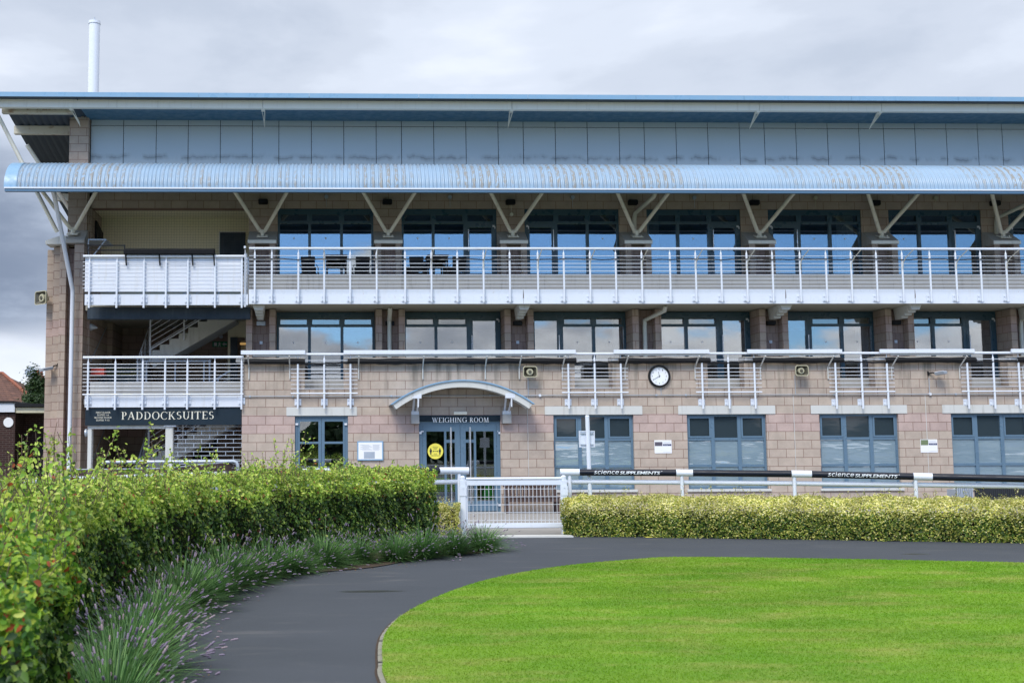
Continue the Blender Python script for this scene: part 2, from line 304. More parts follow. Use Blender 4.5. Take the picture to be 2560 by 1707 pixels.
# ------------------------------------------------------------------ mesh helpers
class MB:
    def __init__(s): s.v = []; s.f = []
    def add(s, vs, fs):
        o = len(s.v); s.v += [tuple(v) for v in vs]; s.f += [tuple(i + o for i in f) for f in fs]; return s
    def box(s, x0, x1, y0, y1, z0, z1):
        return s.add([(x0, y0, z0), (x1, y0, z0), (x1, y1, z0), (x0, y1, z0), (x0, y0, z1), (x1, y0, z1), (x1, y1, z1), (x0, y1, z1)],
                     [(0, 3, 2, 1), (4, 5, 6, 7), (0, 1, 5, 4), (1, 2, 6, 5), (2, 3, 7, 6), (3, 0, 4, 7)])
    def prism(s, poly, d):             # poly: list of 3-D points, extruded by vector d
        d = Vector(d); n = len(poly); a = [Vector(p) for p in poly]; b = [p + d for p in a]
        fs = [tuple(range(n)), tuple(range(2 * n - 1, n - 1, -1))] + [(i, i + n, (i + 1) % n + n, (i + 1) % n) for i in range(n)]
        return s.add(a + b, fs)
    def tube(s, pts, r, seg=8, cap=True, r2=None):
        pts = [Vector(p) for p in pts]; rings = []
        prev = None
        for i, p in enumerate(pts):
            if i == 0: t = pts[1] - p
            elif i == len(pts) - 1: t = p - pts[i - 1]
            else: t = (pts[i + 1] - p).normalized() + (p - pts[i - 1]).normalized()
            t.normalize()
            if prev is None: u = t.orthogonal().normalized()
            else: u = (prev - t * prev.dot(t)).normalized()
            prev = u; w = t.cross(u); rr = r if r2 is None else r + (r2 - r) * i / (len(pts) - 1)
            rings.append([p + (u * math.cos(2 * math.pi * k / seg) + w * math.sin(2 * math.pi * k / seg)) * rr for k in range(seg)])
        vs = [v for q in rings for v in q]; fs = []
        for i in range(len(pts) - 1):
            for k in range(seg):
                a = i * seg + k; b = i * seg + (k + 1) % seg; fs.append((a, b, b + seg, a + seg))
        if cap: fs += [tuple(range(seg - 1, -1, -1)), tuple(range((len(pts) - 1) * seg, len(pts) * seg))]
        return s.add(vs, fs)
    def disc(s, c, r, y, seg=32, ry=None):
        return s.add([(c[0] + r * math.cos(2 * math.pi * k / seg), y, c[1] + (ry or r) * math.sin(2 * math.pi * k / seg)) for k in range(seg)], [tuple(range(seg))])
    def build(s, name, mat, parent=None, bevel=0, smooth=False):
        me = bpy.data.meshes.new(name); me.from_pydata(s.v, [], s.f); me.update()
        bm = bmesh.new(); bm.from_mesh(me); bmesh.ops.recalc_face_normals(bm, faces=bm.faces)
        if bevel: bmesh.ops.bevel(bm, geom=[e for e in bm.edges if len(e.link_faces) == 2 and e.calc_face_angle(0) > 0.6], offset=bevel, segments=2, affect='EDGES', clamp_overlap=True)
        bm.to_mesh(me); bm.free()
        if smooth:
            for p in me.polygons: p.use_smooth = True
            try: me.set_sharp_from_angle(angle=R(40))
            except Exception: pass
        me.materials.append(mat); o = bpy.data.objects.new(name, me); C.objects.link(o)
        if parent: o.parent = parent; o.matrix_parent_inverse = Matrix.Translation(-parent.location)
        return o
def cyl(p, q, r, seg=10): return MB().tube([p, q], r, seg)
def tag(o, label=None, cat=None, group=None, kind=None):
    if label: o['label'] = label
    if cat: o['category'] = cat
    if group: o['group'] = group
    if kind: o['kind'] = kind
    return o
def thing(name, label, cat, group=None, loc=(0, 0, 0)):
    o = bpy.data.objects.new(name, None); C.objects.link(o); o.location = loc; o.empty_display_size = 0.2
    return tag(o, label, cat, group)
def copy_tree(o, parent=None):
    c = o.copy(); C.objects.link(c); c.parent = parent
    for ch in list(o.children): copy_tree(ch, c)
    return c
def mesh_np(name, verts, faces, mat, parent=None):
    nv, k = len(verts), faces.shape[1]; me = bpy.data.meshes.new(name)
    me.vertices.add(nv); me.vertices.foreach_set('co', np.asarray(verts, np.float32).ravel())
    nf = len(faces); me.loops.add(nf * k); me.loops.foreach_set('vertex_index', faces.astype(np.int32).ravel())
    me.polygons.add(nf); me.polygons.foreach_set('loop_start', (np.arange(nf) * k).astype(np.int32)); me.polygons.foreach_set('loop_total', np.full(nf, k, np.int32))
    me.update(calc_edges=True); me.materials.append(mat); o = bpy.data.objects.new(name, me); C.objects.link(o)
    if parent: o.parent = parent; o.matrix_parent_inverse = Matrix.Translation(-parent.location)
    return o

# ------------------------------------------------------------------ lettering
def serif(text, h, gap=0.09):
    """Roman capitals from strokes; returns polygons in (u,v) for a cap height h, and the total width"""
    T, t = 0.13, 0.055
    def ln(x0, y0, x1, y1, w):
        d = Vector((x1 - x0, y1 - y0)); 
        if abs(d.y) > 0.2: return [(x0 - w / 2, y0), (x0 + w / 2, y0), (x1 + w / 2, y1), (x1 - w / 2, y1)]
        return [(x0, y0 - w / 2), (x1, y1 - w / 2), (x1, y1 + w / 2), (x0, y0 + w / 2)]
    def sf(x, y, w=0.3): y = y + (0.02 if y < 0.5 else -0.02); return [(x - w / 2, y - 0.02), (x + w / 2, y - 0.02), (x + w / 2, y + 0.02), (x - w / 2, y + 0.02)]
    def arc(cx, cy, rx, ry, a0, a1, n=14):
        out = []
        for i in range(n):
            q = []
            for a in (a0 + (a1 - a0) * i / n, a0 + (a1 - a0) * (i + 1) / n):
                c, s_ = math.cos(R(a)), math.sin(R(a)); w = t + (T - t) * abs(c) ** 1.3
                q.append(((cx + rx * c, cy + ry * s_), (cx + (rx - w) * c, cy + (ry - w * 0.75) * s_)))
            out.append([q[0][0], q[1][0], q[1][1], q[0][1]])
        return out
    def stem(x): return [ln(x, 0, x, 1, T), sf(x, 0), sf(x, 1)]
    G = {
     'I': (0.3, stem(0.15)), 'H': (0.85, stem(0.17) + stem(0.68) + [ln(0.17, 0.52, 0.68, 0.52, t)]),
     'P': (0.62, stem(0.17) + arc(0.3, 0.73, 0.28, 0.27, -90, 90) + [ln(0.17, 0.98, 0.32, 0.98, t), ln(0.17, 0.48, 0.32, 0.48, t)]),
     'R': (0.75, stem(0.17) + arc(0.3, 0.75, 0.26, 0.25, -90, 90) + [ln(0.17, 0.98, 0.32, 0.98, t), ln(0.17, 0.52, 0.32, 0.52, t), ln(0.65, 0, 0.36, 0.5, T), sf(0.66, 0, 0.2)]),
     'D': (0.82, stem(0.17) + arc(0.3, 0.5, 0.46, 0.5, -90, 90) + [ln(0.17, 0.975, 0.32, 0.975, t), ln(0.17, 0.025, 0.32, 0.025, t)]),
     'O': (0.88, arc(0.44, 0.5, 0.42, 0.52, 0, 360, 28)), 'C': (0.78, arc(0.44, 0.5, 0.42, 0.52, 45, 315, 24) + [ln(0.74, 0.72, 0.76, 1.0, 0.05)]),
     'G': (0.86, arc(0.44, 0.5, 0.42, 0.52, 45, 330, 24) + [ln(0.74, 0.72, 0.76, 1.0, 0.05), ln(0.74, 0.08, 0.74, 0.45, T), sf(0.74, 0.45, 0.26)]),
     'U': (0.82, [ln(0.17, 0.35, 0.17, 1, T), sf(0.17, 1), ln(0.66, 0.35, 0.66, 1, t * 1.3), sf(0.66, 1)] + arc(0.4, 0.37, 0.3, 0.39, 180, 360)),
     'E': (0.66, stem(0.17) + [ln(0.17, 0.975, 0.58, 0.975, t), ln(0.17, 0.52, 0.46, 0.52, t), ln(0.17, 0.025, 0.6, 0.025, t), ln(0.58, 0.8, 0.58, 1, 0.04), ln(0.6, 0, 0.61, 0.22, 0.04)]),
     'F': (0.62, stem(0.17) + [ln(0.17, 0.975, 0.56, 0.975, t), ln(0.17, 0.52, 0.44, 0.52, t)]), 'L': (0.62, stem(0.17) + [ln(0.17, 0.025, 0.58, 0.025, t), ln(0.58, 0, 0.59, 0.22, 0.04)]),
     'T': (0.72, stem(0.36) + [ln(0.04, 0.975, 0.68, 0.975, t), ln(0.04, 0.78, 0.04, 1, 0.04), ln(0.68, 0.78, 0.68, 1, 0.04)]),
     'A': (0.84, [ln(0.1, 0, 0.4, 1, t), ln(0.7, 0, 0.42, 1, T), ln(0.22, 0.36, 0.6, 0.36, t), sf(0.1, 0, 0.2), sf(0.7, 0, 0.24)]),
     'K': (0.84, stem(0.17) + [ln(0.26, 0.42, 0.64, 1, t), ln(0.7, 0, 0.36, 0.56, T), sf(0.64, 1, 0.24), sf(0.71, 0, 0.24)]),
     'N': (0.88, [ln(0.15, 0, 0.15, 1, t), ln(0.7, 0, 0.17, 1, T), ln(0.72, 0, 0.72, 1, t), sf(0.15, 0, 0.24), sf(0.72, 1, 0.24), sf(0.15, 1, 0.2)]),
     'M': (1.04, [ln(0.14, 0, 0.18, 1, t), ln(0.5, 0, 0.22, 1, T), ln(0.5, 0, 0.82, 1, t), ln(0.88, 0, 0.84, 1, T), sf(0.14, 0, 0.22), sf(0.88, 0, 0.28), sf(0.18, 1, 0.2), sf(0.85, 1, 0.24)]),
     'W': (1.12, [ln(0.36, 0, 0.12, 1, T), ln(0.36, 0, 0.58, 1, t), ln(0.78, 0, 0.54, 1, T), ln(0.78, 0, 1.0, 1, t), sf(0.12, 1, 0.24), sf(0.55, 1, 0.24), sf(1.0, 1, 0.2)]),
     'S': (0.58, arc(0.29, 0.74, 0.24, 0.26, 40, 270, 12) + arc(0.29, 0.27, 0.26, 0.27, -140, 90, 12)), ' ': (0.35, [])}
    x, out = 0, []
    for ch in text:
        w, ps = G[ch]
        for p in ps: out.append([((u + x) * h, v * h) for u, v in p])
        x += w + gap
    return out, (x - gap) * h
def serif_obj(text, x0, x1, zb, h, y, mat, parent, name='lettering', thick=0.012):
    ps, w = serif(text, h); k = (x1 - x0) / w; m = MB()
    for i, p in enumerate(ps):
        yy = y - (i % 5) * 0.0006
        m.prism([(x0 + u * k, yy, zb + v) for u, v in p], (0, thick, 0))
    return m.build(name, mat, parent)
def sans(text, size, shear=0.0, offset=0.0, space=1.0):
    cu_ = bpy.data.curves.new('t', 'FONT'); cu_.body = text; cu_.size = size; cu_.shear = shear; cu_.offset = offset; cu_.space_character = space; cu_.resolution_u = 3
    ob = bpy.data.objects.new('t', cu_); C.objects.link(ob); bpy.context.view_layer.update()
    me = bpy.data.meshes.new_from_object(ob); bpy.data.objects.remove(ob); bpy.data.curves.remove(cu_)
    vs = [(v.co.x, v.co.y) for v in me.vertices]; fs = [tuple(p.vertices) for p in me.polygons]; bpy.data.meshes.remove(me); return vs, fs
def sans_obj(text, x0, x1, zb, h, y, mat, parent, name='lettering', **k):
    vs, fs = sans(text, 1.0, **k); u0, u1 = min(v[0] for v in vs), max(v[0] for v in vs); v0, v1 = min(v[1] for v in vs), max(v[1] for v in vs)
    m = MB(); m.add([(x0 + (u - u0) / (u1 - u0) * (x1 - x0), y, zb + (v - v0) / (v1 - v0) * h) for u, v in vs], fs)
    return m.build(name, mat, parent)

# ------------------------------------------------------------------ depths and levels of the building
WY = 29.4            # front wall and balcony edge
Y1, Y2, YC = 31.2, 31.5, 31.6     # first-floor glazing, second-floor glazing, top cladding
B1, B2 = 3.485, 3.47
XL1, XL2 = -1.534, -1.535
XEND = 25.0
BLD = thing('racecourse_building', 'three storey sandstone block racecourse building with blue roofs and white balconies', 'building', loc=(5, 31, 0))
def bp(mb, name, mat, parent=None, **k): return mb.build(name, mat, parent or BLD, **k)
def walls(x0, x1, z0, z1, y0, y1, op):
    """a wall slab with rectangular openings (x0,x1,z0,z1), as butted blocks"""
    m = MB(); xs = sorted({x0, x1} | {min(max(v, x0), x1) for o in op for v in o[:2]})
    for a, b in zip(xs, xs[1:]):
        if b - a < 1e-4: continue
        c = (a + b) / 2; cut = sorted([(o[2], o[3]) for o in op if o[0] < c < o[1]]); z = z0
        for lo, hi in cut:
            if lo > z: m.box(a, b, y0, y1, z, lo)
            z = max(z, hi)
        if z < z1: m.box(a, b, y0, y1, z, z1)
    return m
# --- ground floor front wall, with its openings and the notches of the terrace parapet
X0 = ax(605, 990, WY)
NOTCH = [(ax(a, 940, WY), ax(b, 940, WY)) for a, b in ((762, 859), (1437, 1530), (1769, 1861), (2100, 2188), (2429, 2521))]
NOTCH += [(NOTCH[-1][0] + B1 * k, NOTCH[-1][1] + B1 * k) for k in (1, 2)]
DL = (ax(737, 1100, WY), ax(870, 1100, WY)); DM = (ax(1048, 1150, WY), ax(1252, 1150, WY))
GW = [(5.705 + 3.488 * k, 5.705 + 3.488 * k + 2.09) for k in range(6)]
ZL = 2.475
ops = [(DL[0], DL[1], 0, ZL), (DM[0], DM[1], 0, ZL)] + [(a, b, 0.55, ZL) for a, b in GW] + [(a, b, 3.15, 9) for a, b in NOTCH]
bp(walls(X0, XEND, 0, 3.86, WY, WY + 0.35, ops), 'front_wall', BLOCK)
zc0, zc1 = 3.86, 3.98
m = MB(); segs = []; last = X0 - 0.16
for a, b in NOTCH: segs.append((last, a)); last = b
segs.append((last, XEND))
for a, b in segs:
    m.prism([(a, WY - 0.07, zc0), (a, WY - 0.07, zc0 + 0.07), (a, WY + 0.1, zc1), (a, WY + 0.42, zc1), (a, WY + 0.42, zc0)], (b - a, 0, 0))
bp(m, 'parapet_coping', CONC, bevel=0.008)
for a, b in NOTCH: bp(MB().box(a - 0.12, b + 0.12, WY + 0.002 + 0.345, WY + 0.6, 2.95, 3.2), 'notch_sill', CONC)
bp(MB().box(X0, X0 + 0.3, WY + 0.35, 36, 0, 3.0), 'side_wall', BLOCK)
# lintels
zl0, zl1 = ZL, 2.70
for a, b in [(ax(716, 1028, WY), ax(892.5, 1028, WY))] + [(g0 - 0.225, g1 + 0.235) for g0, g1 in GW]:
    bp(MB().box(a, b, WY - 0.02, WY + 0.3, zl0 + 0.001, zl1), 'lintel', PALECON, bevel=0.006)
# ground floor windows: frame > pane
for g0, g1 in GW:
    y = WY + 0.09; zt, z2, z3, zb = ZL, 1.84, 1.15, 0.55; w = (g1 - g0) / 3; fw = 0.055
    m = MB()
    m.box(g0, g1, y, y + 0.08, zt - fw, zt).box(g0, g1, y, y + 0.08, zb, zb + fw)
    for zz in (z2, z3): m.box(g0 + fw, g1 - fw, y + 0.003, y + 0.077, zz - 0.035, zz + 0.03)
    for k, xx in enumerate((g0, g0 + w, g0 + 2 * w, g1)):
        a, b = (xx, xx + fw) if k == 0 else ((xx - fw, xx) if k == 3 else (xx - 0.045, xx + 0.045))
        m.box(a, b, y - 0.004, y + 0.084, zb + (fw if k in (0, 3) else fw), zt - fw)
    for k in range(3):   # opening lights of the top row carry a second inner frame
        if k == 1: continue
        a, b = g0 + k * w + 0.05, g0 + (k + 1) * w - 0.05
        m.box(a, b, y - 0.012, y - 0.005, z2 + 0.03, z2 + 0.075).box(a, b, y - 0.012, y - 0.005, zt - fw - 0.045, zt - fw + 0.004).box(a, a + 0.045, y - 0.012, y - 0.005, z2 + 0.075, zt - fw - 0.045).box(b - 0.045, b, y - 0.012, y - 0.005, z2 + 0.075, zt - fw - 0.045)
    fr = bp(m, 'window', FRAME)
    for k in range(3):
        a, b = g0 + k * w + 0.045, g0 + (k + 1) * w - 0.045
        MB().box(a, b, y + 0.035, y + 0.045, z2 + 0.03, zt - fw).build('pane', DGLASS, fr)
        for lo, hi in ((z3 + 0.03, z2 - 0.035), (zb + fw, z3 - 0.035)): MB().box(a, b, y + 0.035, y + 0.045, lo, hi).build('pane', FROST, fr)
    bp(MB().box(g0 - 0.05, g1 + 0.05, WY - 0.05, WY + 0.09, zb - 0.06, zb - 0.001), 'window_sill', PALECON)
# rooms behind the ground floor glazing
for a, b in [(DL[0] - 0.5, DL[1] + 1.0), (DM[0] - 0.6, DM[1] + 0.6), (5.3, XEND)]:
    m = MB().box(a, b, 33.0, 33.1, 0, 2.9).box(a, b, WY + 0.36, 33.0, 2.80, 2.9).box(a, b, WY + 0.36, 33.0, -0.05, 0.012).box(a, a + 0.1, WY + 0.36, 33, 0.012, 2.8)
    bp(m, 'room_interior', DARKIN)
# --- glazed doors
def leaf(x0, x1, y, zt, holes, parent, name='door'):
    op = [(a, b, lo, hi) for a, b, lo, hi in holes]; d = bp(walls(x0, x1, 0.02, zt, y, y + 0.06, op), name, FRAME, parent)
    for a, b, lo, hi in holes: MB().box(a, b, y + 0.025, y + 0.035, lo, hi).build('pane', GLASSG, d)
    return d
y = WY + 0.07
zt = 2.245
m = MB().box(DM[0], DM[0] + 0.09, y - 0.01, y + 0.09, 0, zt + 0.08).box(DM[1] - 0.09, DM[1], y - 0.01, y + 0.09, 0, zt + 0.08).box(DM[0] + 0.09, DM[1] - 0.09, y - 0.01, y + 0.09, zt, zt + 0.08)
bp(m, 'door_frame', FRAME)
px = lambda v, yy=1150: ax(v, yy, WY + 0.07)
zg = az(1100, 1077.5, WY); zt1, zt2 = az(1100, 1098, WY), az(1100, 1106, WY)
for (x0, x1, hs, hx) in ((DM[0] + 0.095, px(1150.7), ((1066.5, 1111), (1116.5, 1137.5)), 1127), (px(1151.5), DM[1] - 0.095, ((1190.7, 1235.4), (1165, 1185)), 1175)):
    big, sm = hs; holes = [(px(big[0]), px(big[1]), 0.28, zg), (px(sm[0]), px(sm[1]), 0.28, zt2 - 0.0), (px(sm[0]), px(sm[1]), zt1, zg)]
    holes[1] = (holes[1][0], holes[1][1], 0.28, zt2); holes[2] = (holes[2][0], holes[2][1], zt1, zg)
    d = leaf(x0, x1, y, zt, holes, None)
    h = MB().tube([(px(hx), y - 0.11, 0.22), (px(hx), y - 0.11, 2.17)], 0.021, 10)
    for zz in (0.35, 1.2, 2.05): h.tube([(px(hx), y - 0.11, zz), (px(hx), y + 0.001, zz)], 0.012, 6)
    h.build('handle', STEEL, d)
for xx, s_ in ((1051, 1), (1249, -1)):
    for yy in (1082, 1262): c = at(xx, yy, y - 0.03); m = MB(); m.box(c.x - 0.03, c.x + 0.03, y - 0.05, y - 0.012, c.z - 0.02, c.z + 0.03).box(c.x + 0.031 * s_ - 0.02, c.x + 0.031 * s_ + 0.03 * s_ + 0.02, y - 0.05, y - 0.012, c.z + 0.031, c.z + 0.06); bp(m, 'hinge', WHITE)
# left twin door
m = MB().box(DL[0], DL[0] + 0.07, y - 0.01, y + 0.09, 0, ZL - 0.05).box(DL[1] - 0.07, DL[1], y - 0.01, y + 0.09, 0, ZL - 0.05).box(DL[0], DL[1], y - 0.01, y + 0.09, ZL - 0.05, ZL)
bp(m, 'door_frame', FRAME)
xm = (DL[0] + DL[1]) / 2; zt = ZL - 0.055; zg = az(800, 1052.7, WY); za, zb = az(800, 1108.5, WY), az(800, 1103, WY)
for x0, x1, a, b in ((DL[0] + 0.075, xm - 0.004, 749.5, 796), (xm + 0.004, DL[1] - 0.075, 811.5, 857.7)):
    d = leaf(x0, x1, y, zt, [(px(a), px(b), zb, zg), (px(a), px(b), 0.3, za)], None)
for xx in (742, 864.5): c = at(xx, 1059, y - 0.03); bp(MB().box(c.x - 0.035, c.x + 0.035, y - 0.05, y - 0.012, c.z - 0.03, c.z + 0.02), 'hinge', WHITE)
# conduit along the wall with its junction boxes and drops
m = MB(); zz = az(1300, 988, WY) 
m.tube([(X0 + 0.02, WY - 0.03, zz), (XEND, WY - 0.03, zz)], 0.011, 6)
for v in (625, 732, 978, 1075, 1225, 1640, 1714, 2084, 2388): m.box(ax(v, 988, WY) - 0.02, ax(v, 988, WY) + 0.02, WY - 0.045, WY - 0.002, zz - 0.022, zz + 0.022)
m.tube([(ax(1320, 960, WY), WY - 0.02, zz), (ax(1320, 960, WY), WY - 0.02, az(1320, 944, WY))], 0.008, 6)
m.tube([(ax(1652, 975, WY), WY - 0.02, zz), (ax(1652, 975, WY), WY - 0.02, az(1652, 966, WY))], 0.008, 6)
m.tube([(ax(1987, 960, WY), WY - 0.02, zz), (ax(1987, 960, WY), WY - 0.02, az(1987, 938, WY))], 0.008, 6)
m.tube([(ax(2322, 960, WY), WY - 0.02, zz), (ax(2322, 960, WY), WY - 0.02, az(2322, 945, WY))], 0.010, 6)
bp(m, 'cable_conduit', GALV)
for v in (1349, 2323.5): bp(MB().tube([(ax(v, 987, WY), WY - 0.001, zz), (ax(v, 987, WY), WY - 0.06, zz)], 0.035, 12), 'junction_box', WHITE)
for v in (1320, 1987, 2318): bp(MB().box(ax(v, 1100, WY) - 0.006, ax(v, 1100, WY) + 0.006, WY - 0.008, WY - 0.0005, 0.9, zz - 0.02), 'thin_wall_cable', PALECON)

# --- arched porch over the main door
def arch_pts(y, off, n=28):
    # three points on the top edge fix the circle
    a, t, b = at(975, 1012, y), at(1162, 948.5, y), at(1338, 1008.5, y); w = (b.x - a.x) / 2; hgt = t.z - (a.z + b.z) / 2; rad = (w * w + hgt * hgt) / (2 * hgt); cx = (a.x + b.x) / 2; cz = t.z - rad
    th = math.asin(w / rad) - (0.02 if off > 0.02 else 0); r = rad - off
    return [(cx + r * math.sin(-th + 2 * th * i / n), cz + r * math.cos(-th + 2 * th * i / n)) for i in range(n + 1)]
yf, yb = WY - 0.75, WY - 0.002
def strip(o0, o1, ya, yb_, y=yf):
    A, B = arch_pts(y, o0), arch_pts(y, o1); m = MB()
    for i in range(len(A) - 1): m.add([(A[i][0], ya, A[i][1]), (A[i + 1][0], ya, A[i + 1][1]), (B[i + 1][0], ya, B[i + 1][1]), (B[i][0], ya, B[i][1]), (A[i][0], yb_, A[i][1]), (A[i + 1][0], yb_, A[i + 1][1]), (B[i + 1][0], yb_, B[i + 1][1]), (B[i][0], yb_, B[i][1])], [(0, 1, 2, 3), (7, 6, 5, 4), (0, 4, 5, 1), (3, 2, 6, 7)] + ([(0, 3, 7, 4)] if i == 0 else []) + ([(1, 5, 6, 2)] if i == len(A) - 2 else []))
    return m
porch = bp(strip(0.0, 0.03, yf - 0.04, yb), 'porch_roof', LBLUE)
strip(0.031, 0.185, yf, yf + 0.08).build('arched_beam', PALECON, porch); strip(0.031, 0.17, yf + 0.5, yf + 0.56).build('arched_beam', PALECON, porch)
for a, b, s_ in ((1027, 1047, 1), (1254, 1276, -1)):
    x0, x1 = ax(a, 1048, WY), ax(b, 1048, WY); zt_, zb_ = az(1040, 1036, WY), az(1040, 1059, WY); cxx = (x0 + x1) / 2
    MB().box(x0, x1, WY - 0.2, WY - 0.001, zb_, zt_).build('corbel', CONC, porch, bevel=0.006)
    m = MB(); m.box(x0 + 0.01, x1 - 0.01, WY - 0.18, WY - 0.002, zt_ + 0.001, zt_ + 0.09)
    zA = az(1040, 995, yf)
    m.tube([(cxx - 0.05, WY - 0.1, zt_ + 0.05), (cxx - 0.03, WY - 0.28, zt_ + 0.45)], 0.028, 8).tube([(cxx + 0.05, WY - 0.12, zt_ + 0.05), (cxx + 0.06 , yf + 0.1, zA + 0.02)], 0.024, 8)
    m.prism([(cxx - 0.12, yf - 0.005, zA), (cxx + 0.12, yf - 0.005, zA), (cxx + 0.12, yf - 0.005, zA + 0.12), (cxx - 0.12, yf - 0.005, zA + (0.04 if s_ > 0 else 0.12))], (0, 0.1, 0)).box(cxx + 0.02, cxx + 0.05, yf + 0.0, yf + 0.02, zA - 0.22, zA)
    m.build('bracket', WHITE, porch)
bp(MB().box(ax(1134, 1030, WY), ax(1167, 1030, WY), WY - 0.07, WY - 0.001, az(1150, 1036, WY), az(1150, 1028, WY)), 'bulkhead_light', CREAM, bevel=0.01)

# --- terrace: floor, kerb, first floor piers and glazing
bp(MB().box(X0 + 0.31, XEND, WY + 0.36, 36, 2.95, 3.08).box(X0, XEND, 30.3, 30.45, 3.081, 3.47), 'terrace_floor', CONC)
def pier(xa, xb, yfr, yback, z0, z1, mat=BLOCKP):
    w = 0.165; m = MB().box(xa, xa + w, yfr, yback, z0, z1).box(xb - w, xb, yfr, yback, z0, z1)
    p = bp(m, 'pier', mat); MB().box(xa + w + 0.001, xb - w - 0.001, yfr + 0.28, yback, z0, z1 - 0.001).build('recess', BLOCKT, p); return p
NB = 7
for k in range(NB + 1):
    x = XL1 + B1 * k; p = pier(x - 0.79, x - 0.005, 30.5, 31.35, 3.09, 5.368)
    c = at(0, 0, 1); cx = x - 0.40
    if k % 3 != 0 or k == 0:
        MB().box(cx - 0.12, cx + 0.12, 30.64, 30.79, 4.95, 5.06).build('wall_light', GALV if k == 0 else BLACK, p, bevel=0.01)
        MB().box(cx - 0.04, cx + 0.04, 30.755, 30.779, 4.45, 4.53).build('sensor_box', WHITE, p, bevel=0.005)
def glazing(x0, x1, y, z0, z1, ztr, door, toplight, hsign, fmat, gmat, curtain=None, blind=False):
    fw = 0.06; w = (x1 - x0) / 3; m = MB(); m.box(x0, x1, y, y + 0.1, z1 - 0.13, z1).box(x0, x1, y, y + 0.1, z0, z0 + 0.06)
    ed = [x0, x0 + w, x0 + 2 * w, x1]
    for k, xx in enumerate(ed):
        a, b = (xx, xx + fw) if k == 0 else ((xx - fw, xx) if k == 3 else (xx - 0.04, xx + 0.04)); m.box(a, b, y - 0.004, y + 0.104, z0 + 0.06, z1 - 0.13)
    panes = []
    for k in range(3):
        a, b = ed[k] + (fw if k == 0 else 0.04), ed[k + 1] - (fw if k == 2 else 0.04)
        d = door == k
        if not d or toplight:
            m.box(a, b, y + 0.003, y + 0.097, ztr - 0.035, ztr + 0.035); panes.append((a, b, ztr + 0.035, z1 - 0.13, 1))
            t = z1 - 0.13   # the little top lights have a frame of their own
            m.box(a, b, y - 0.002, y + 0.02, t - 0.035, t).box(a, a + 0.035, y - 0.002, y + 0.02, ztr + 0.035, t - 0.035).box(b - 0.035, b, y - 0.002, y + 0.02, ztr + 0.035, t - 0.035)
        zt_ = ztr - 0.035 if (not d or toplight) else z1 - 0.13
        if not d: panes.append((a, b, z0 + 0.06, zt_, 0))
        else: panes.append((a, b, z0 + 0.06, zt_, 2))
    fr = bp(m, 'window', fmat)
    for a, b, lo, hi, t in panes:
        if t == 2:
            q = 0.085; dd = walls(a, b, lo, hi, y - 0.012, y + 0.06, [(a + q, b - q, lo + 0.12, hi - 0.11)]).build('door', fmat, fr)
            MB().box(a + q, b - q, y + 0.02, y + 0.03, lo + 0.12, hi - 0.11).build('pane', gmat, fr)
            hx = b - 0.05 if hsign > 0 else a + 0.05; zc = lo + 1.05
            m2 = MB().tube([(hx, y - 0.012, zc - 0.3), (hx, y - 0.09, zc - 0.3), (hx, y - 0.09, zc + 0.3), (hx, y - 0.012, zc + 0.3)], 0.014, 6); m2.build('handle', STEEL, fr)
            hx = a + 0.02 if hsign > 0 else b - 0.02
            MB().box(hx - 0.035, hx + 0.02, y - 0.04, y - 0.013, hi - 0.1, hi - 0.05).box(hx + 0.021, hx + 0.045, y - 0.04, y - 0.013, hi - 0.15, hi - 0.08).build('hinge', WHITE, fr)
        else:
            MB().box(a, b, y + 0.045, y + 0.055, lo, hi).build('pane', GLASSG if t == 1 else gmat, fr)
            if t == 0 and random.random() < 0.75: cxx = (a + b) / 2; MB().box(cxx - 0.02, cxx + 0.02, y + 0.043, y + 0.0445, lo + (hi - lo) * 0.72, lo + (hi - lo) * 0.72 + 0.04).build('glass_marker', PAPER, fr)
    if curtain:
        a, b = curtain; n = 40; vs = []; 
        for i in range(n + 1): 
            xx = a + (b - a) * i / n; yy = y + 0.22 + 0.035 * math.sin(i * 1.3) + 0.01 * math.sin(i * 3.1); vs += [(xx, yy, z0 + 0.05), (xx, yy, z1 - 0.1)]
        MB().add(vs, [(2 * i, 2 * i + 2, 2 * i + 3, 2 * i + 1) for i in range(n)]).build('curtain', CURT, fr, smooth=True)
    if blind == 2:      # a half lowered blind and a pair of ceiling lamps deep in the room
        MB().box(x0 + 0.07, x0 + w - 0.05, y + 0.14, y + 0.15, z1 - 0.9, z1 - 0.1).build('blind', CURT, fr)
    elif blind:
        MB().box(x0 + 0.05, x0 + 2 * w - 0.05, y + 0.14, y + 0.15, z0 + 1.0, z1 - 0.1).build('blind', CURT, fr)
    return fr
DOORS = [(None, 1), (2, -1), (0, 1), (2, -1), (0, 1), (2, -1), (0, 1)]
z1t = 5.366; ztr = az(1200, 813, Y1)
for k in range(NB):
    dd, hs = DOORS[k]; glazing(XL1 + B1 * k, XL1 + B1 * (k + 1) - 0.80, Y1, 3.3, z1t, ztr, dd, False, hs, FRAMED, GLASS1, blind=(True if k == 5 else (2 if k == 3 else False)), curtain={2: (XL1 + B1 * 3 - 1.12, XL1 + B1 * 3 - 0.86), 4: (XL1 + B1 * 5 - 1.2, XL1 + B1 * 5 - 0.86)}.get(k))
m = MB().box(X0 + 0.35, XEND, 36, 36.1, 3.08, 5.36).box(X0 + 0.35, XEND, 31.36, 36, 3.081, 3.1)
bp(m, 'room_interior', GREYIN)

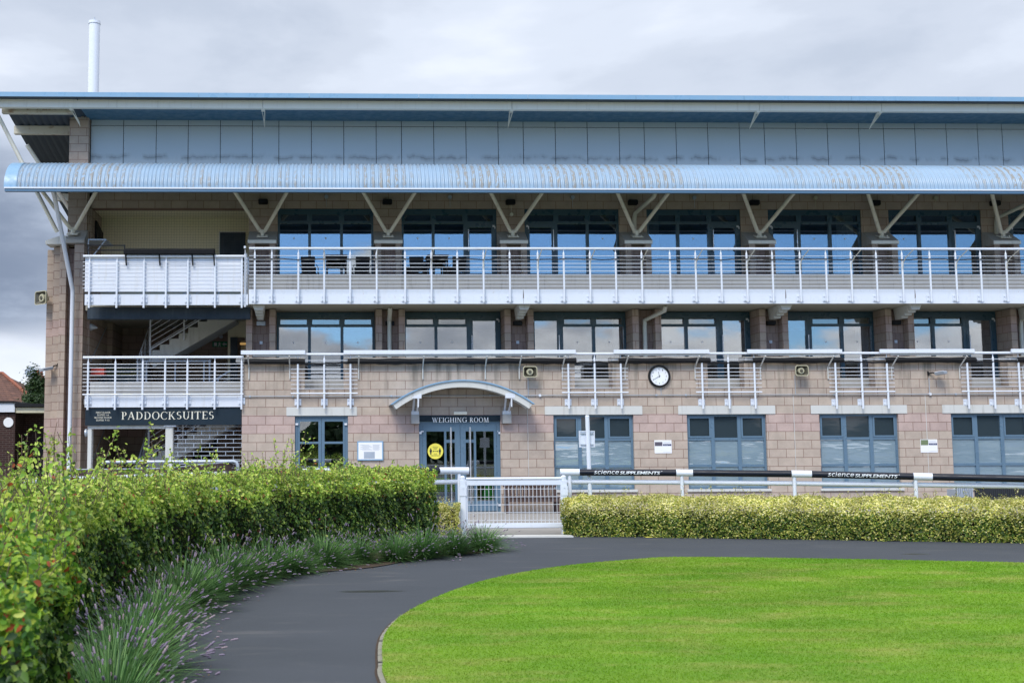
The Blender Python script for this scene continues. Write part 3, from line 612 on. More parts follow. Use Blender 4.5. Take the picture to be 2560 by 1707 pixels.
# --- balcony slab, fascia, soffit
ZB0, ZB1 = 5.372, 5.755
XB = ax(622, 740, WY)
sl = bp(MB().box(XB, XEND, WY, WY + 0.05, ZB0, ZB1), 'balcony_fascia', WHITER)
bp(MB().box(XB + 0.01, XEND, WY + 0.051, 36, ZB0 + 0.012, ZB1 - 0.03), 'balcony_slab', SOFFIT)
for v in (1308.5, 1964.5, 2288): xx = ax(v, 745, WY); m = MB(); m.prism([(xx - 0.012, WY - 0.003, ZB0 + 0.13), (xx + 0.012, WY - 0.003, ZB0 + 0.15), (xx + 0.014, WY - 0.003, ZB0 + 0.22), (xx + 0.003, WY - 0.003, ZB1 - 0.01), (xx - 0.003, WY - 0.003, ZB1 - 0.01)], (0, 0.002, 0)).box(xx - 0.003, xx + 0.003, WY - 0.003, WY - 0.001, ZB0 + 0.01, ZB0 + 0.129); bp(m, 'drip_stain', BROWNW)
bp(MB().box(XL2 - 0.9, XEND, 30.3, 30.42, ZB1 - 0.029, az(1300, 686.5, 30.3)), 'balcony_kerb', CONC)
# bulky corbels under every second pier
for k, (v, yy) in enumerate(((655, 770), (1296, 770), (1937, 770), (2256, 770), (2585, 770))):
    Xc = XL1 - 0.40 + B1 * (0, 2, 4, 5, 6)[k]; m = MB()
    for j in range(5):
        ya, yb_ = 29.62 + j * 0.2, 29.62 + (j + 1) * 0.2; h = 0.13 + 0.055 * min(j, 3); w = 0.17 - 0.012 * j
        m.prism([(Xc - w, ya, ZB0 + 0.01), (Xc + w, ya, ZB0 + 0.01), (Xc + w * 0.62, ya, ZB0 - h), (Xc - w * 0.62, ya, ZB0 - h)], (0, yb_ - ya - 0.012, 0))
    bp(m, 'stepped_corbel', PALECON, bevel=0.004)

def post(parent, x, y, z0, z1, plate=None, rail_z=None):
    m = MB().tube([(x, y, z0), (x, y, z1 - 0.13)], 0.026, 8).tube([(x, y, z1 - 0.135), (x, y, z1 - 0.09)], 0.026, 8, r2=0.012).tube([(x, y, z1 - 0.092), (x, y, z1)], 0.011, 6)
    if plate:
        pz, py = plate; m.box(x - 0.085, x + 0.085, py - 0.022, py - 0.002, pz - 0.085, pz + 0.085); m.box(x - 0.012, x + 0.012, y + 0.02, py - 0.023, pz - 0.08, pz + 0.08)
        for sx in (-0.055, 0.055):
            for sz in (-0.05, 0.05): m.tube([(x + sx, py - 0.023, pz + sz), (x + sx, py - 0.045, pz + sz)], 0.017, 6)
    return m.build('post', WHITER, parent, smooth=True)
def railing(x0, x1, xs, y, z0, z1, wires, plate=None, thick=None, name='railing', mat=None):
    r = bp(MB().tube([(x0, y, z1), (x1, y, z1)], 0.033, 12), name, mat or WHITER, smooth=True)
    for x in xs: post(r, x, y, z0, z1, plate)
    m = MB()
    for z in wires: m.tube([(x0, y - 0.012, z), (x1, y - 0.012, z)], 0.0075, 5)
    for z in (thick or []): m.tube([(x0, y - 0.012, z), (x1, y - 0.012, z)], 0.018, 8)
    m.build('rail_bars', WHITER, r, smooth=True); return r
YR = WY - 0.09
PB = [637, 679.5, 746, 810.6, 875.5, 941.7, 1013, 1078.7, 1143.6, 1209, 1274.7, 1345, 1410, 1475.5, 1540, 1605, 1675.7, 1739.8, 1803.8, 1867.9, 1932, 2000.9, 2066, 2128.7, 2192, 2256.8, 2326, 2390.8, 2453, 2517]
XP = [ax(v, 690, YR) for v in PB]; XP += [XP[-1] + 0.7 * k for k in range(1, 8)]
ZR = az(1200, 621, YR)
rail = railing(ax(623, 621, YR), XEND, XP, YR, ZB0 + 0.03, ZR, [ZR - 0.195 - 0.1 * j for j in range(9)], (ZB0 + 0.14, WY))
for i in range(3, len(XP), 2):        # arms that once carried the bird net, and the cord strung between them
    x = XP[i]; pts = [(x, YR - 0.02, ZR - 0.55), (x, YR - 0.05, ZR - 0.38), (x, YR - 0.2, ZR - 0.27), (x, YR - 0.6, ZR - 0.13)]; MB().tube(pts, 0.013, 6).build('net_arm', CREAMP, rail, smooth=True)
m = MB(); pts = []
for i in range(120):
    x = XP[0] - 0.05 + (XEND - XP[0]) * i / 119; pts.append((x, YR - 0.045, ZR - 0.285 + 0.012 * math.sin(i * 0.9) + 0.01 * math.sin(i * 2.3)))
m.tube(pts, 0.013, 5); m.build('black_cord', BLACK, rail)
m = MB(); tips = [(XP[i], YR - 0.6, ZR - 0.13) for i in range(3, len(XP), 2)]; pts = []
for a, b in zip(tips, tips[1:]):
    for t in (0, .25, .5, .75): pts.append((a[0] + (b[0] - a[0]) * t, a[1], a[2] - 0.03 * 4 * t * (1 - t)))
m.tube(pts, 0.004, 4); m.build('net_cord', BLACK, rail)
# return railing at the west end of the balcony, seen end on
m = MB()
for j, (yy, xo) in enumerate(((WY + 0.0, -0.10), (WY + 0.55, -0.10), (WY + 1.1, -0.10))):
    post(rail, XB + xo, yy, ZB0 - 0.08, ZR - 0.02)
m = MB()
for j in range(9): m.tube([(XB - 0.1, WY - 0.05, ZR - 0.12 - 0.1 * j), (XB - 0.1, WY + 1.2, ZR - 0.12 - 0.1 * j)], 0.0075, 5)
m.tube([(XB - 0.1, WY - 0.09, ZR + 0.0), (XB - 0.1, WY - 0.09, ZR + 0.06)], 0.03, 8)
m.build('rail_bars', WHITER, rail)

# --- second floor wall, piers with caps, glazing
XW = XL2 - 0.80
zt2, zb2 = az(1200, 522, Y2), az(1200, 686, Y2) - 0.15
ztr2 = az(1200, 555, Y2)
XS0 = ax(224, 505, Y2)                      # inner edge of the west end pier
op2 = [(XL2 + B2 * k, XL2 + B2 * (k + 1) - 0.79, zb2, zt2) for k in range(NB)]
ZS = az(400, 521, Y2)
bp(walls(XS0, XEND, 5.74, 9.35, Y2, Y2 + 0.3, op2 + [(XS0 - 1, XW, 0, ZS)]), 'upper_wall', BLOCKP)
CURTS = {3: (XL2 + B2 * 3 + 0.05, XL2 + B2 * 3 + 0.42), 4: (XL2 + B2 * 5 - 1.4, XL2 + B2 * 5 - 0.9)}
for k in range(NB):
    dd, hs = DOORS[k]; a, b = op2[k][:2]; glazing(a, b, Y2 + 0.04, zb2, zt2, ztr2, dd, True, hs, FRAMED, GLASS2, curtain=CURTS.get(k))
bp(MB().box(XW, XEND, 36, 36.1, 5.8, 9.0).box(XW, XEND, Y2 + 0.31, 36, 8.7, 8.8).box(XW, XEND, Y2 + 0.31, 36, 5.77, 5.8), 'room_interior', GREYIN)
PCAP = 30.95
zc_b, zc_f, zc_k = az(1300, 608.5, PCAP), az(1300, 600, PCAP), az(1300, 579, Y2)
def strut_pair(Xc, xl, xr, ytop, zt_, zb_, cap, yb_=31.12):
    for xx in (xl, xr):
        a = Vector((Xc + (0.06 if xx > Xc else -0.06), yb_, zb_ + 0.1)); b = Vector((xx, ytop, zt_))
        m = MB().tube([a, a.lerp(b, 0.06), b], 0.052, 10); m.tube([(Xc, yb_, zb_ + 0.03), a], 0.03, 8)
        m.build('strut', CREAM, cap, smooth=True)
    m = MB().tube([(Xc, yb_, zb_ - 0.05), (Xc, yb_, zb_ + 0.1)], 0.055, 10); m.box(Xc - 0.05, Xc + 0.05, yb_ - 0.03, yb_ + 0.03, zb_ + 0.05, zb_ + 0.15)
    m.prism([(Xc - 0.15, yb_ - 0.14, zb_ - 0.085), (Xc + 0.15, yb_ - 0.14, zb_ - 0.085), (Xc + 0.15, yb_ + 0.1, zb_ + 0.015), (Xc - 0.15, yb_ + 0.1, zb_ + 0.015)], (0, 0, 0.02))
    for sx in (-0.11, 0.11): m.tube([(Xc + sx, yb_ - 0.1, zb_ - 0.06), (Xc + sx, yb_ - 0.1, zb_ - 0.01)], 0.014, 6)
    m.build('strut_foot', CREAM, cap)
ZLB = az(1200, 482, 30.36)
for k in range(NB + 1):
    x1 = XL2 + B2 * k - 0.005; x0 = x1 - 0.785; pier(x0 + 0.03, x1 - 0.03, 30.98, Y2 - 0.001, ZB1 - 0.02, zc_b - 0.001)
    cap = bp(MB().prism([(x0, PCAP, zc_b), (x0, PCAP, zc_f), (x0, Y2 - 0.002, zc_k), (x0, Y2 - 0.002, zc_b)], (x1 - x0, 0, 0)), 'pier_cap', CAPCON, bevel=0.006)
    MB().box(x0 + 0.002, x1 - 0.002, PCAP - 0.004, PCAP - 0.001, zc_b + 0.002, zc_f - 0.002).build('cap_face', BEAM, cap)
    Xc = (x0 + x1) / 2; strut_pair(Xc, Xc - 0.84, Xc + 0.84, 30.22, ZLB + 0.22, az(1300, 588, 31.12), cap)
# small lamps and loudspeakers high on the wall
for k in range(NB + 1):
    Xc = XL2 + B2 * k - 0.4; zz = az(1300, 507, Y2)
    bp(MB().box(Xc - 0.13, Xc + 0.13, Y2 - 0.16, Y2 - 0.001, zz - 0.07, zz + 0.07), 'wall_speaker', BLACK, bevel=0.015)
    xm_ = Xc + B2 / 2 + 0.03; bp(MB().tube([(xm_, Y2 - 0.09, az(1300, 494, Y2)), (xm_, Y2 - 0.001, az(1300, 494, Y2))], 0.055, 12).tube([(xm_, Y2 - 0.05, az(1300, 494, Y2)), (xm_, Y2 - 0.05, az(1300, 519, Y2))], 0.006, 5), 'round_lamp', HORN if k > 3 else GALV, smooth=True)
for k in (2, 1): Xc = XL2 + B2 * (k + 0) - 0.4; 
for v in (1278,): c = at(v, 537, Y2); bp(MB().tube([(c.x, Y2 - 0.08, c.z), (c.x, Y2 - 0.001, c.z)], 0.05, 12).tube([(c.x, Y2 - 0.02, c.z), (c.x, Y2 - 0.02, c.z + 0.3)], 0.006, 5), 'alarm_bell', CREAM, smooth=True)
# downpipes
def dpipe(pts, mat=CREAMP, r=0.06, name='downpipe'): return bp(MB().tube(pts, r, 12), name, mat, smooth=True)
for k, off in ((1, 0.0), (3, 0.35), (6, 0.5)):
    Xc = XL1 + B1 * k - 0.42; dpipe([(Xc + off * 1.0, 29.85 + (0.3 if k == 1 else 0), ZB0 + 0.0), (Xc + off, 29.95 + (0.3 if k == 1 else 0), ZB0 - 0.12), (Xc, 30.62, ZB0 - 0.30), (Xc, 30.66, ZB0 - 0.5), (Xc, 30.66, 3.0)])
a = at(1495, 488, 30.5); b = at(1389 + 196, 533, 31.3)
dpipe([at(1638, 482, 30.5), at(1634, 492, 30.55), at(1588, 533, 31.4), (at(1586, 545, 31.42)), at(1586, 585, 31.42)])
dpipe([at(2570, 508, 30.5), at(2492, 545, 31.4), at(2491, 560, 31.42), at(2491, 585, 31.42)])

# --- top storey: cladding, soffit, roof edge
ztc = az(1200, 301, YC); zj = az(1300, 318, YC); zbc = az(1200, 430, YC)
XC0 = ax(226, 350, YC)
bp(MB().box(XC0, XEND, YC + 0.02, YC + 0.3, zbc - 0.3, ztc + 0.1), 'cladding_backing', BLACK)
edges = [XC0 + 0.01]
pat = [ax(v, 390, YC) for v in (308, 390, 470, 550.5, 630.6, 697)]
edges += pat; x = pat[-1]
wides = [(ax(777.5, 390, YC) - pat[-1])]
seqw = [0.905, 0.905, 0.905, 0.7]
import itertools
base = ax(1307.5, 390, YC)      # a measured joint: east of it the modules repeat 0.9 0.9 0.9 0.67
x = pat[-1]; i = 0
while x < XEND - 1:
    x += [0.917, 0.917, 0.917, 0.719][i % 4]; i += 1; edges.append(x)
m = MB()
for a, b in zip(edges, edges[1:]):
    m.box(a + 0.009, b - 0.009, YC, YC + 0.019, zbc, zj - 0.008).box(a + 0.009, b - 0.009, YC, YC + 0.019, zj + 0.008, ztc)
bp(m, 'cladding', CLAD)
m = MB()
for a, b in zip(edges, edges[1:]):
    for xx in (a + 0.05, (a + b) / 2 - 0.2, (a + b) / 2 + 0.2, b - 0.05): m.tube([(xx, YC - 0.004, zj - 0.04), (xx, YC + 0.001, zj - 0.04)], 0.008, 5)
    for j in range(6): m.tube([(a + 0.03, YC - 0.004, zbc + 0.2 + 0.22 * j), (a + 0.03, YC + 0.001, zbc + 0.2 + 0.22 * j)], 0.008, 5)
bp(m, 'cladding_fixings', MBLUE)
YBm = 30.35; zb_t, zb_b = az(1200, 253.5, YBm), az(1200, 273, YBm)
XR0 = -13.0
bp(MB().box(XC0 - 0.05, XEND, YBm + 0.16, YC + 0.02, zb_b + 0.02, zb_b + 0.08).box(XC0 - 0.05, XEND, YC - 0.06, YC - 0.001, ztc - 0.02, zb_b + 0.019), 'eaves_soffit', SOFF)
jo = [XR0] + [ax(v, 262, YBm) for v in (657, 1280, 1898, 2204)] + [XEND]
m = MB()
for a, b in zip(jo, jo[1:]): m.box(a + 0.006, b - 0.006, YBm, YBm + 0.15, zb_b, zb_t)
bp(m, 'eaves_beam', BEAM)
yfz = 30.08; zf_b, zf_t = az(1200, 246.5, yfz), az(1200, 236.5, yfz) + 0.012
js = [XR0] + [ax(v, 240, yfz) for v in (497, 773, 1047, 1320, 1590, 1860, 2128.5, 2395)] + [XEND]
m = MB()
for a, b in zip(js, js[1:]): m.box(a + 0.004, b - 0.004, yfz, yfz + 0.03, zf_b, zf_t)
bp(m, 'roof_fascia', LBLUE)
m = MB()
for v in (10, 180): pass
# corrugated roof sheet falling to the north; its verge is seen at the west end
Xv = ax(1.4, 294, 30.5)
def verge(px_, py_): d = ray(px_, py_); Y = Xv * d.y / d.x; return Vector((Xv, Y, d.z * Y / d.y + EYE))
v0, v1, v2 = verge(34, 342), verge(76, 414), verge(163, 560)
slope = (v2.z - v0.z) / (v2.y - v0.y)
zr = lambda Y: zb_t + 0.03 + slope * (Y - YBm)
print('roof', zb_t, v0, v1, v2, zr(v0.y), zr(v2.y), ztc)
nx = int((XEND - XR0) / 0.04); xs = XR0 + np.arange(nx + 1) * 0.04
h = 0.022 * np.where((np.arange(nx + 1) % 5) < 2, 1.0, -1.0)
vs = []
def roofz(x_, Yv):      # over the rooms the sheet runs level to the wall head before it falls; over the open verge it falls at once
    if x_ < XC0 - 0.1: return zr(Yv)
    return zb_t + 0.03 if Yv < 31.95 else zr(Yv - 1.6) 
YS_ = (30.1, 31.9, 32.0, 42.0); n = nx + 1; F_ = []
for up in (0.0, 0.02):
    for Yv in YS_:
        for x_, hh in zip(xs, h): vs.append((x_, Yv, roofz(x_, Yv) + hh + up))
keep = np.nonzero(xs[:-1] >= Xv - 0.05)[0]
for j in range(3):
    for i in keep: F_.append((j * n + i, j * n + i + 1, (j + 1) * n + i + 1, (j + 1) * n + i)); F_.append(((4 + j + 1) * n + i, (4 + j + 1) * n + i + 1, (4 + j) * n + i + 1, (4 + j) * n + i))
for i in keep: F_.append((i, i + 4 * n, i + 4 * n + 1, i + 1))
mesh_np('main_roof', np.array(vs), np.array(F_), UNDER, BLD)
bp(MB().box(XR0, XEND, YBm - 0.2, YBm - 0.001, zb_t + 0.003, zb_t + 0.03), 'eaves_shade_strip', UNDER)  # dark box added for the shading between fascia and beam
m = MB()   # eaves strip west of the verge
for i in range(0, int((Xv - XR0) / 0.1)): m.box(XR0 + i * 0.1, XR0 + i * 0.1 + 0.06, 30.1, 30.5, zb_t + 0.001, zb_t + 0.05)
bp(m, 'eaves_strip', UNDER)
# purlins under the overhanging verge
Y_a = verge(3, 296).y; Y_b = verge(36, 350).y
for Yp, rusty in ((Y_a + 0.1, 0), (Y_b, 1)):
    bp(MB().box(Xv - 0.02, XC0 - 0.3, Yp, Yp + 0.15, zr(Yp) - 0.26, zr(Yp) - 0.03), 'purlin', CREAMR)
Y_c = 36.5; bp(MB().box(Xv, XC0 - 0.3, Y_c, Y_c + 0.15, zr(Y_c) - 0.26, zr(Y_c) - 0.03), 'purlin', CREAMR)
# grey fin brackets between beam and cladding
for v, b_ in ((657, 0), (1280, 0), (1898, 0), (2204, 0), (192, 1)):
    xx = ax(v, 275, YBm) if not b_ else ax(175, 275, YBm); m = MB()
    for s_ in (-0.05, 0.05): m.prism([(xx + s_ * (0.8), YBm + 0.02, zb_b - 0.001), (xx + s_ * 0.8, YBm + 0.25, zb_b - 0.001), (xx + (0.1 if b_ else 0) , YC - 0.45, zb_b - 0.30), (xx + (0.1 if b_ else 0), YC - 0.62, zb_b - 0.2)], (0.012, 0, 0))
    m.box(xx - 0.05, xx + 0.05, YBm + 0.03, YBm + 0.24, zb_b - 0.03, zb_b - 0.002)
    bp(m, 'fin_bracket', BEAM)
# --- the corrugated barrel canopy
YLp = 28.75; zlp = az(1200, 471, YLp); ztp = az(1200, 417.5, YLp + 1.15)
XCn = ax(10, 470, YLp); na = 14
def canopy(xa, xb, dx, amp, lift=0.0):
    nn = int((xb - xa) / dx); X_ = xa + np.arange(nn + 1) * dx; ph = (X_ - XCn) / 0.1 * 2 * math.pi; hh = amp * np.cos(ph); V = []
    a_, b_ = 1.2, ztp - zlp
    for j in range(na + 1):
        t = j / na * math.pi / 2; ny, nz = -math.cos(t) / a_, math.sin(t) / b_; l = math.hypot(ny, nz); ny /= l; nz /= l
        yy, zz = YLp + a_ * (1 - math.cos(t)), zlp + b_ * math.sin(t)
        V.append(np.stack([X_, yy + ny * (hh + lift), zz + nz * (hh + lift)], 1))
    V.append(np.stack([X_, np.full(nn + 1, Y2 + 0.05), ztp + hh + lift - 0.12], 1)); V = np.concatenate(V); n = nn + 1
    F = np.array([(j * n + i, j * n + i + 1, (j + 1) * n + i + 1, (j + 1) * n + i) for j in range(na + 1) for i in range(nn)]); return V, F
V, F = canopy(XCn + 0.3, XEND, 0.1 / 6, 0.02, 0.02)
can = mesh_np('canopy', V, F, CORR, BLD)
for p in can.data.polygons: p.use_smooth = True
V, F = canopy(XCn, XCn + 0.32, 0.16, 0.0, 0.036); mesh_np('end_trim', V, F, LBLUE, can)
V, F = canopy(XCn, XEND, 0.5, 0.0, -0.02); mesh_np('canopy_lining', V, F[:, ::-1].copy(), SOFF, can)
m = MB(); # end closure
a_, b_ = 1.2, ztp - zlp; prof = [(XCn, YLp + a_ * (1 - math.cos(t)), zlp + b_ * math.sin(t)) for t in [j / na * math.pi / 2 for j in range(na + 1)]] + [(XCn, Y2 + 0.05, ztp - 0.12), (XCn, Y2 + 0.05, ztp - 0.25), (XCn, YLp + a_, ztp - 0.16), (XCn, YLp + 0.4, zlp + b_ * 0.35)]
m.prism(prof, (0.02, 0, 0)); m.build('end_cheek', LBLUE, can)
zlf = az(1200, 481.5, YLp); zlw = az(1200, 475, YLp)
MB().box(XCn + 0.03, XEND, YLp - 0.05, YLp + 0.06, zlf, zlw).build('canopy_gutter', MBLUE, can); MB().box(XCn + 0.02, XEND, YLp - 0.07, YLp + 0.06, zlw + 0.001, zlw + 0.038).build('gutter_lip', WHITER, can)

# --- terrace railings in the notches, white boards and rolled net along the parapet
YT = WY - 0.13; ZT = az(1300, 884, YT)
for va, vm, vb in ((744.5, 810.6, 876.4), (1422, 1488, 1553.6), (1757, 1823, 1888), (2091, 2156.4, 2220.4), (2421.5, 2487, 2550.5)):
    xs_ = [ax(v, 985, YT) for v in (va, vm, vb)]
    railing(xs_[0] - 0.18, xs_[2] + 0.18, xs_, YT, az(va, 1021, YT), ZT, [az(1300, v, YT) for v in (899.6, 921, 930.6, 939.8, 949, 959, 969.3)], (az(va, 1004.5, YT), WY), [az(1300, 981, YT)])
BD = [(603, 763), (859, 1437), (1532, 1770), (1865, 2101), (2195, 2431), (2523, 2760)]
bz0, bz1 = az(1300, 887, YT - 0.1), az(1300, 874, YT - 0.1)
for a, b in BD:
    x0, x1 = ax(a, 880, YT), ax(b, 880, YT); o = bp(MB().box(x0, x1, YT - 0.11, YT - 0.06, bz0 + 0.03, bz1), 'parapet_board', WHITER, bevel=0.004)
    MB().box(x0 + 0.3, x1 - 0.1, YT - 0.055, YT - 0.04, bz0 - 0.02, bz0 + 0.06).build('lower_lip', PALECON, o)
pts = []; x = X0 - 0.1; 
for i in range(260):
    xx = X0 + 0.15 + (XEND - X0) * i / 259; pts.append((xx, WY - 0.14, az(1300, 906.5, WY - 0.14) + 0.012 * math.sin(i * 0.31) + 0.008 * math.sin(i * 1.7)))
net = bp(MB().tube(pts, 0.022, 6), 'rolled_net', BLACK, smooth=True)
for a, b in BD:      # the loose part of the net hangs over the solid lengths only
    x0, x1 = ax(a, 880, WY) + 0.1, ax(b, 880, WY); n = max(2, int((x1 - x0) / 0.12)); V = []
    for i in range(n + 1):
        xx = x0 + (x1 - x0) * i / n; sg = 0.02 * math.sin(i * 0.8); V += [(xx, WY - 0.16, az(1300, 909, WY) + sg * 0.3), (xx, WY - 0.21, az(1300, 903, WY)), (xx, WY - 0.15, az(1300, 896, WY) + sg * 0.5)]
    F = []
    for i in range(n): F += [(3 * i, 3 * i + 3, 3 * i + 4, 3 * i + 1), (3 * i + 1, 3 * i + 4, 3 * i + 5, 3 * i + 2)]
    MB().add(V, F).build('net_fold', BLACK, net, smooth=True)
for v in (622.5, 724.5, 896.5, 1057, 1213, 1298, 1406, 1562, 1737, 1900, 2069, 2228, 2398, 2556):
    x = ax(v, 940, WY); y0_ = WY - 0.03
    m = MB().tube([(x, y0_, az(v, 947, WY)), (x, y0_, az(v, 918, WY)), (x, WY - 0.42, az(v, 889, WY - 0.42))], 0.017, 6); bp(m, 'net_bracket', PALECON, smooth=True)

# --- west wing: the open stair bay between end pier and front wall
XI = ax(224, 800, Y2)                       # inner face of the end pier
ZF = az(400, 985, WY) + 0.02                # first floor level at the edge
bp(walls(ax(176, 350, Y2), XC0 - 0.01, 7.2, zb_b + 0.05, Y2 - 0.12, Y2 + 3.0, []), 'end_pier', BLOCKP)
# lower end pier: a pilaster, a recess and three steps going back to the west
PX_ = lambda v, Y=30.95: ax(v, 800, Y)
bp(MB().box(PX_(183), PX_(207), 30.95, 34.0, 0, zc_b - 0.02), 'end_pier', BLOCKP)
bp(MB().box(PX_(163), PX_(183), 31.25, 33.0, 0, zc_b - 0.1), 'end_pier', BLOCKT)
for i, (a, b) in enumerate(((147, 163), (131, 147), (115.5, 131))): Yp = 31.0 + 0.28 * i; bp(MB().box(ax(a, 800, Yp), ax(b, 800, Yp) + (0.0 if i == 0 else 0.02), Yp, 33.5, 0, zc_b - 0.02 - 0.03 * i), 'end_pier', BLOCKP)
cap = bp(MB().prism([(PX_(163) - 0.02, PCAP - 0.02, zc_b), (PX_(163) - 0.02, PCAP - 0.02, zc_f), (PX_(163) - 0.02, Y2 - 0.125, zc_k), (PX_(163) - 0.02, Y2 - 0.125, zc_b)], (PX_(207) - PX_(163) + 0.03, 0, 0)), 'pier_cap', CAPCON, bevel=0.006)
MB().prism([(ax(121, 600, 31.3), 30.98, zc_b - 0.02), (ax(121, 600, 31.3), 30.98, zc_f - 0.02), (ax(145, 600, 31.0), 30.98, zc_f + 0.1), (PX_(163) - 0.025, 30.98, zc_f + 0.12), (PX_(163) - 0.025, 30.98, zc_b - 0.02)], (0, 0.6, 0)).build('cap_face', PALECON, cap)
f0 = at(183, 582, 31.15); Z_ = f0.z
strut_pair(f0.x, ax(106, 482, 30.35) - 0.1, ax(243, 482, 30.35) + 0.08, 30.25, ZLB + 0.15, Z_, cap)
bp(MB().tube([at(-4, 290, verge(3, 296).y + 0.2), at(143, 580, 31.4)], 0.055, 10), 'long_strut', CREAM, smooth=True)
bp(MB().tube([at(67, 362, Y_b + 0.1), at(196, 556, 33.2)], 0.055, 10), 'long_strut', CREAM, smooth=True)
dpipe([at(131, 474, 29.2), at(136, 490, 29.4), at(181, 722, 30.7), at(181.5, 732, 30.72), at(172.5, 1150, 30.72), (at(172, 1200, 30.72).x, 30.72, 0.1)], PVC, 0.057)
m = MB()
for v in (735, 790, 910, 1002): c = at(178, v, 30.72); m.tube([(c.x + (0.0), 30.72, c.z - 0.02), (c.x, 30.72, c.z + 0.02)], 0.064, 12)
# floors, ceilings and back walls of the bay
YBK = 35.6
XR_ = X0 + 0.3
bp(MB().box(XI - 0.3, XI, 31.5, YBK, 0, 9.0), 'side_wall', BLOCKP)
bp(MB().box(XI, XR_ + 0.4, YBK, YBK + 0.2, 0, 5.7), 'back_wall', BLOCKP)
bp(MB().box(ax(265, 850, 34.0), ax(281, 850, 34.0), 34.0, YBK - 0.001, 3.0, 5.6), 'inner_pilaster', BLOCKP)
XF = ax(211, 1000, WY)
bp(MB().box(XI, X0 - 0.001, 30.96, YBK - 0.001, 2.85, 3.0).box(XF, X0 - 0.001, 30.3, 30.959, 2.85, 3.0), 'stair_floor', CONC)
bp(MB().box(XI, XB + 0.3, 30.96, YBK - 0.001, 5.40, 5.65).box(XF, XB + 0.3, 30.1, 30.959, 5.40, 5.65), 'stair_floor', SOFFIT)
bp(MB().box(XF, X0 + 0.0, 30.05, 30.3, 2.95, az(400, 954, 30.1)), 'landing_kerb', CONC)
# second floor room of the bay
YC2 = 32.9
bp(MB().box(XI, XW + 0.02, YC2, YC2 + 0.1, 5.66, 8.7), 'plaster_wall', CREAMW)
bp(MB().box(XI, XW + 0.02, Y2 + 0.31, YC2 - 0.001, az(400, 521, Y2 + 0.1), az(400, 521, Y2 + 0.1) + 0.1), 'plaster_ceiling', CREAMW)
bp(MB().box(XW - 0.0, XW + 0.1, Y2 + 0.3, YC2 - 0.001, 5.66, 8.6), 'plaster_wall', CREAMW)
c0, c1 = at(550, 581, YC2 - 0.05), at(613, 690, YC2 - 0.05)
o = bp(MB().box(c0.x, c1.x, YC2 - 0.06, YC2 - 0.002, c1.z, c0.z), 'dark_door', DBLUE); MB().box(c0.x - 0.03, c0.x - 0.001, YC2 - 0.07, YC2 - 0.002, c1.z, c0.z + 0.03).box(c0.x, c1.x, YC2 - 0.07, YC2 - 0.002, c0.z + 0.001, c0.z + 0.03).build('door_frame', PALECON, o)
c0 = at(240, 553, 32.0); c1 = at(252, 600, 32.4); bp(MB().prism([(c0.x, 31.9, c0.z), (c0.x, 31.9, c1.z - 0.1), (c1.x, 32.5, c1.z - 0.1), (c1.x, 32.5, c0.z - 0.25)], (0.05, 0, 0)), 'wall_screen', BLACK)
m = MB(); n0, n1 = at(226, 527, Y2 - 0.02), at(620, 640, Y2 - 0.02); x = n0.x
while x < n1.x: m.box(x - 0.0012, x + 0.0012, Y2 - 0.022, Y2 - 0.018, n1.z, n0.z); x += 0.075
z = n1.z
while z < n0.z: m.box(n0.x, n1.x, Y2 - 0.0175, Y2 - 0.0135, z - 0.0012, z + 0.0012); z += 0.075
tag(bp(m, 'bird_net', BLACK), kind=None)
bp(MB().box(ax(218, 780, WY + 0.5), XB, WY + 0.5, WY + 0.7, az(400, 797, WY + 0.5), az(400, 767, WY + 0.5)), 'dark_beam', DBLUE, bevel=0.01)
# balustrades of the bay
def bay_rail(top, posts, rods, bot, f0_, f1_, thick=None):
    xs_ = [ax(v, (top + bot) / 2, YR) for v in posts]; zt_ = az(400, top, YR)
    bp(MB().box(ax(212, f0_, WY), ax(620, f0_, WY) if f0_ < 900 else X0 - 0.002, WY, WY + 0.05, az(400, f1_, WY), az(400, f0_, WY)), 'landing_fascia', WHITE)
    return railing(ax(208, top, YR), xs_[-1] + 0.05, xs_, YR, az(400, bot, YR), zt_, [az(400, v, YR) for v in rods], (az(400, (f0_ + f1_) / 2, WY), WY), thick and [az(400, v, YR) for v in thick])
r = bay_rail(640, (223.4, 292, 359.8, 415, 469.8, 537.7, 604.7), [655 + 9.3 * i for i in range(8)], 769, 735, 762)
zA, zB = az(400, 644, YR + 0.06), az(400, 729, YR + 0.06)
m = MB(); nb = 9
for i in range(nb):
    z0_, z1_ = zB + (zA - zB) * i / nb, zB + (zA - zB) * (i + 1) / nb
    m.prism([(ax(211, 690, YR), YR + 0.058, z0_ + 0.004), (ax(211, 690, YR), YR + 0.072, z1_), (ax(211, 690, YR), YR + 0.09, z1_), (ax(211, 690, YR), YR + 0.09, z0_ + 0.004)], (ax(606, 690, YR) - ax(211, 690, YR), 0, 0))
m.build('privacy_boards', WHITE, r)
r = bay_rail(892.5, (219.8, 288, 356.6, 412.6, 468.3, 536.8, 604), (909.6, 918.6, 928, 937.6, 946.5, 955, 964.6, 974), 1023, 988, 1017, [985])
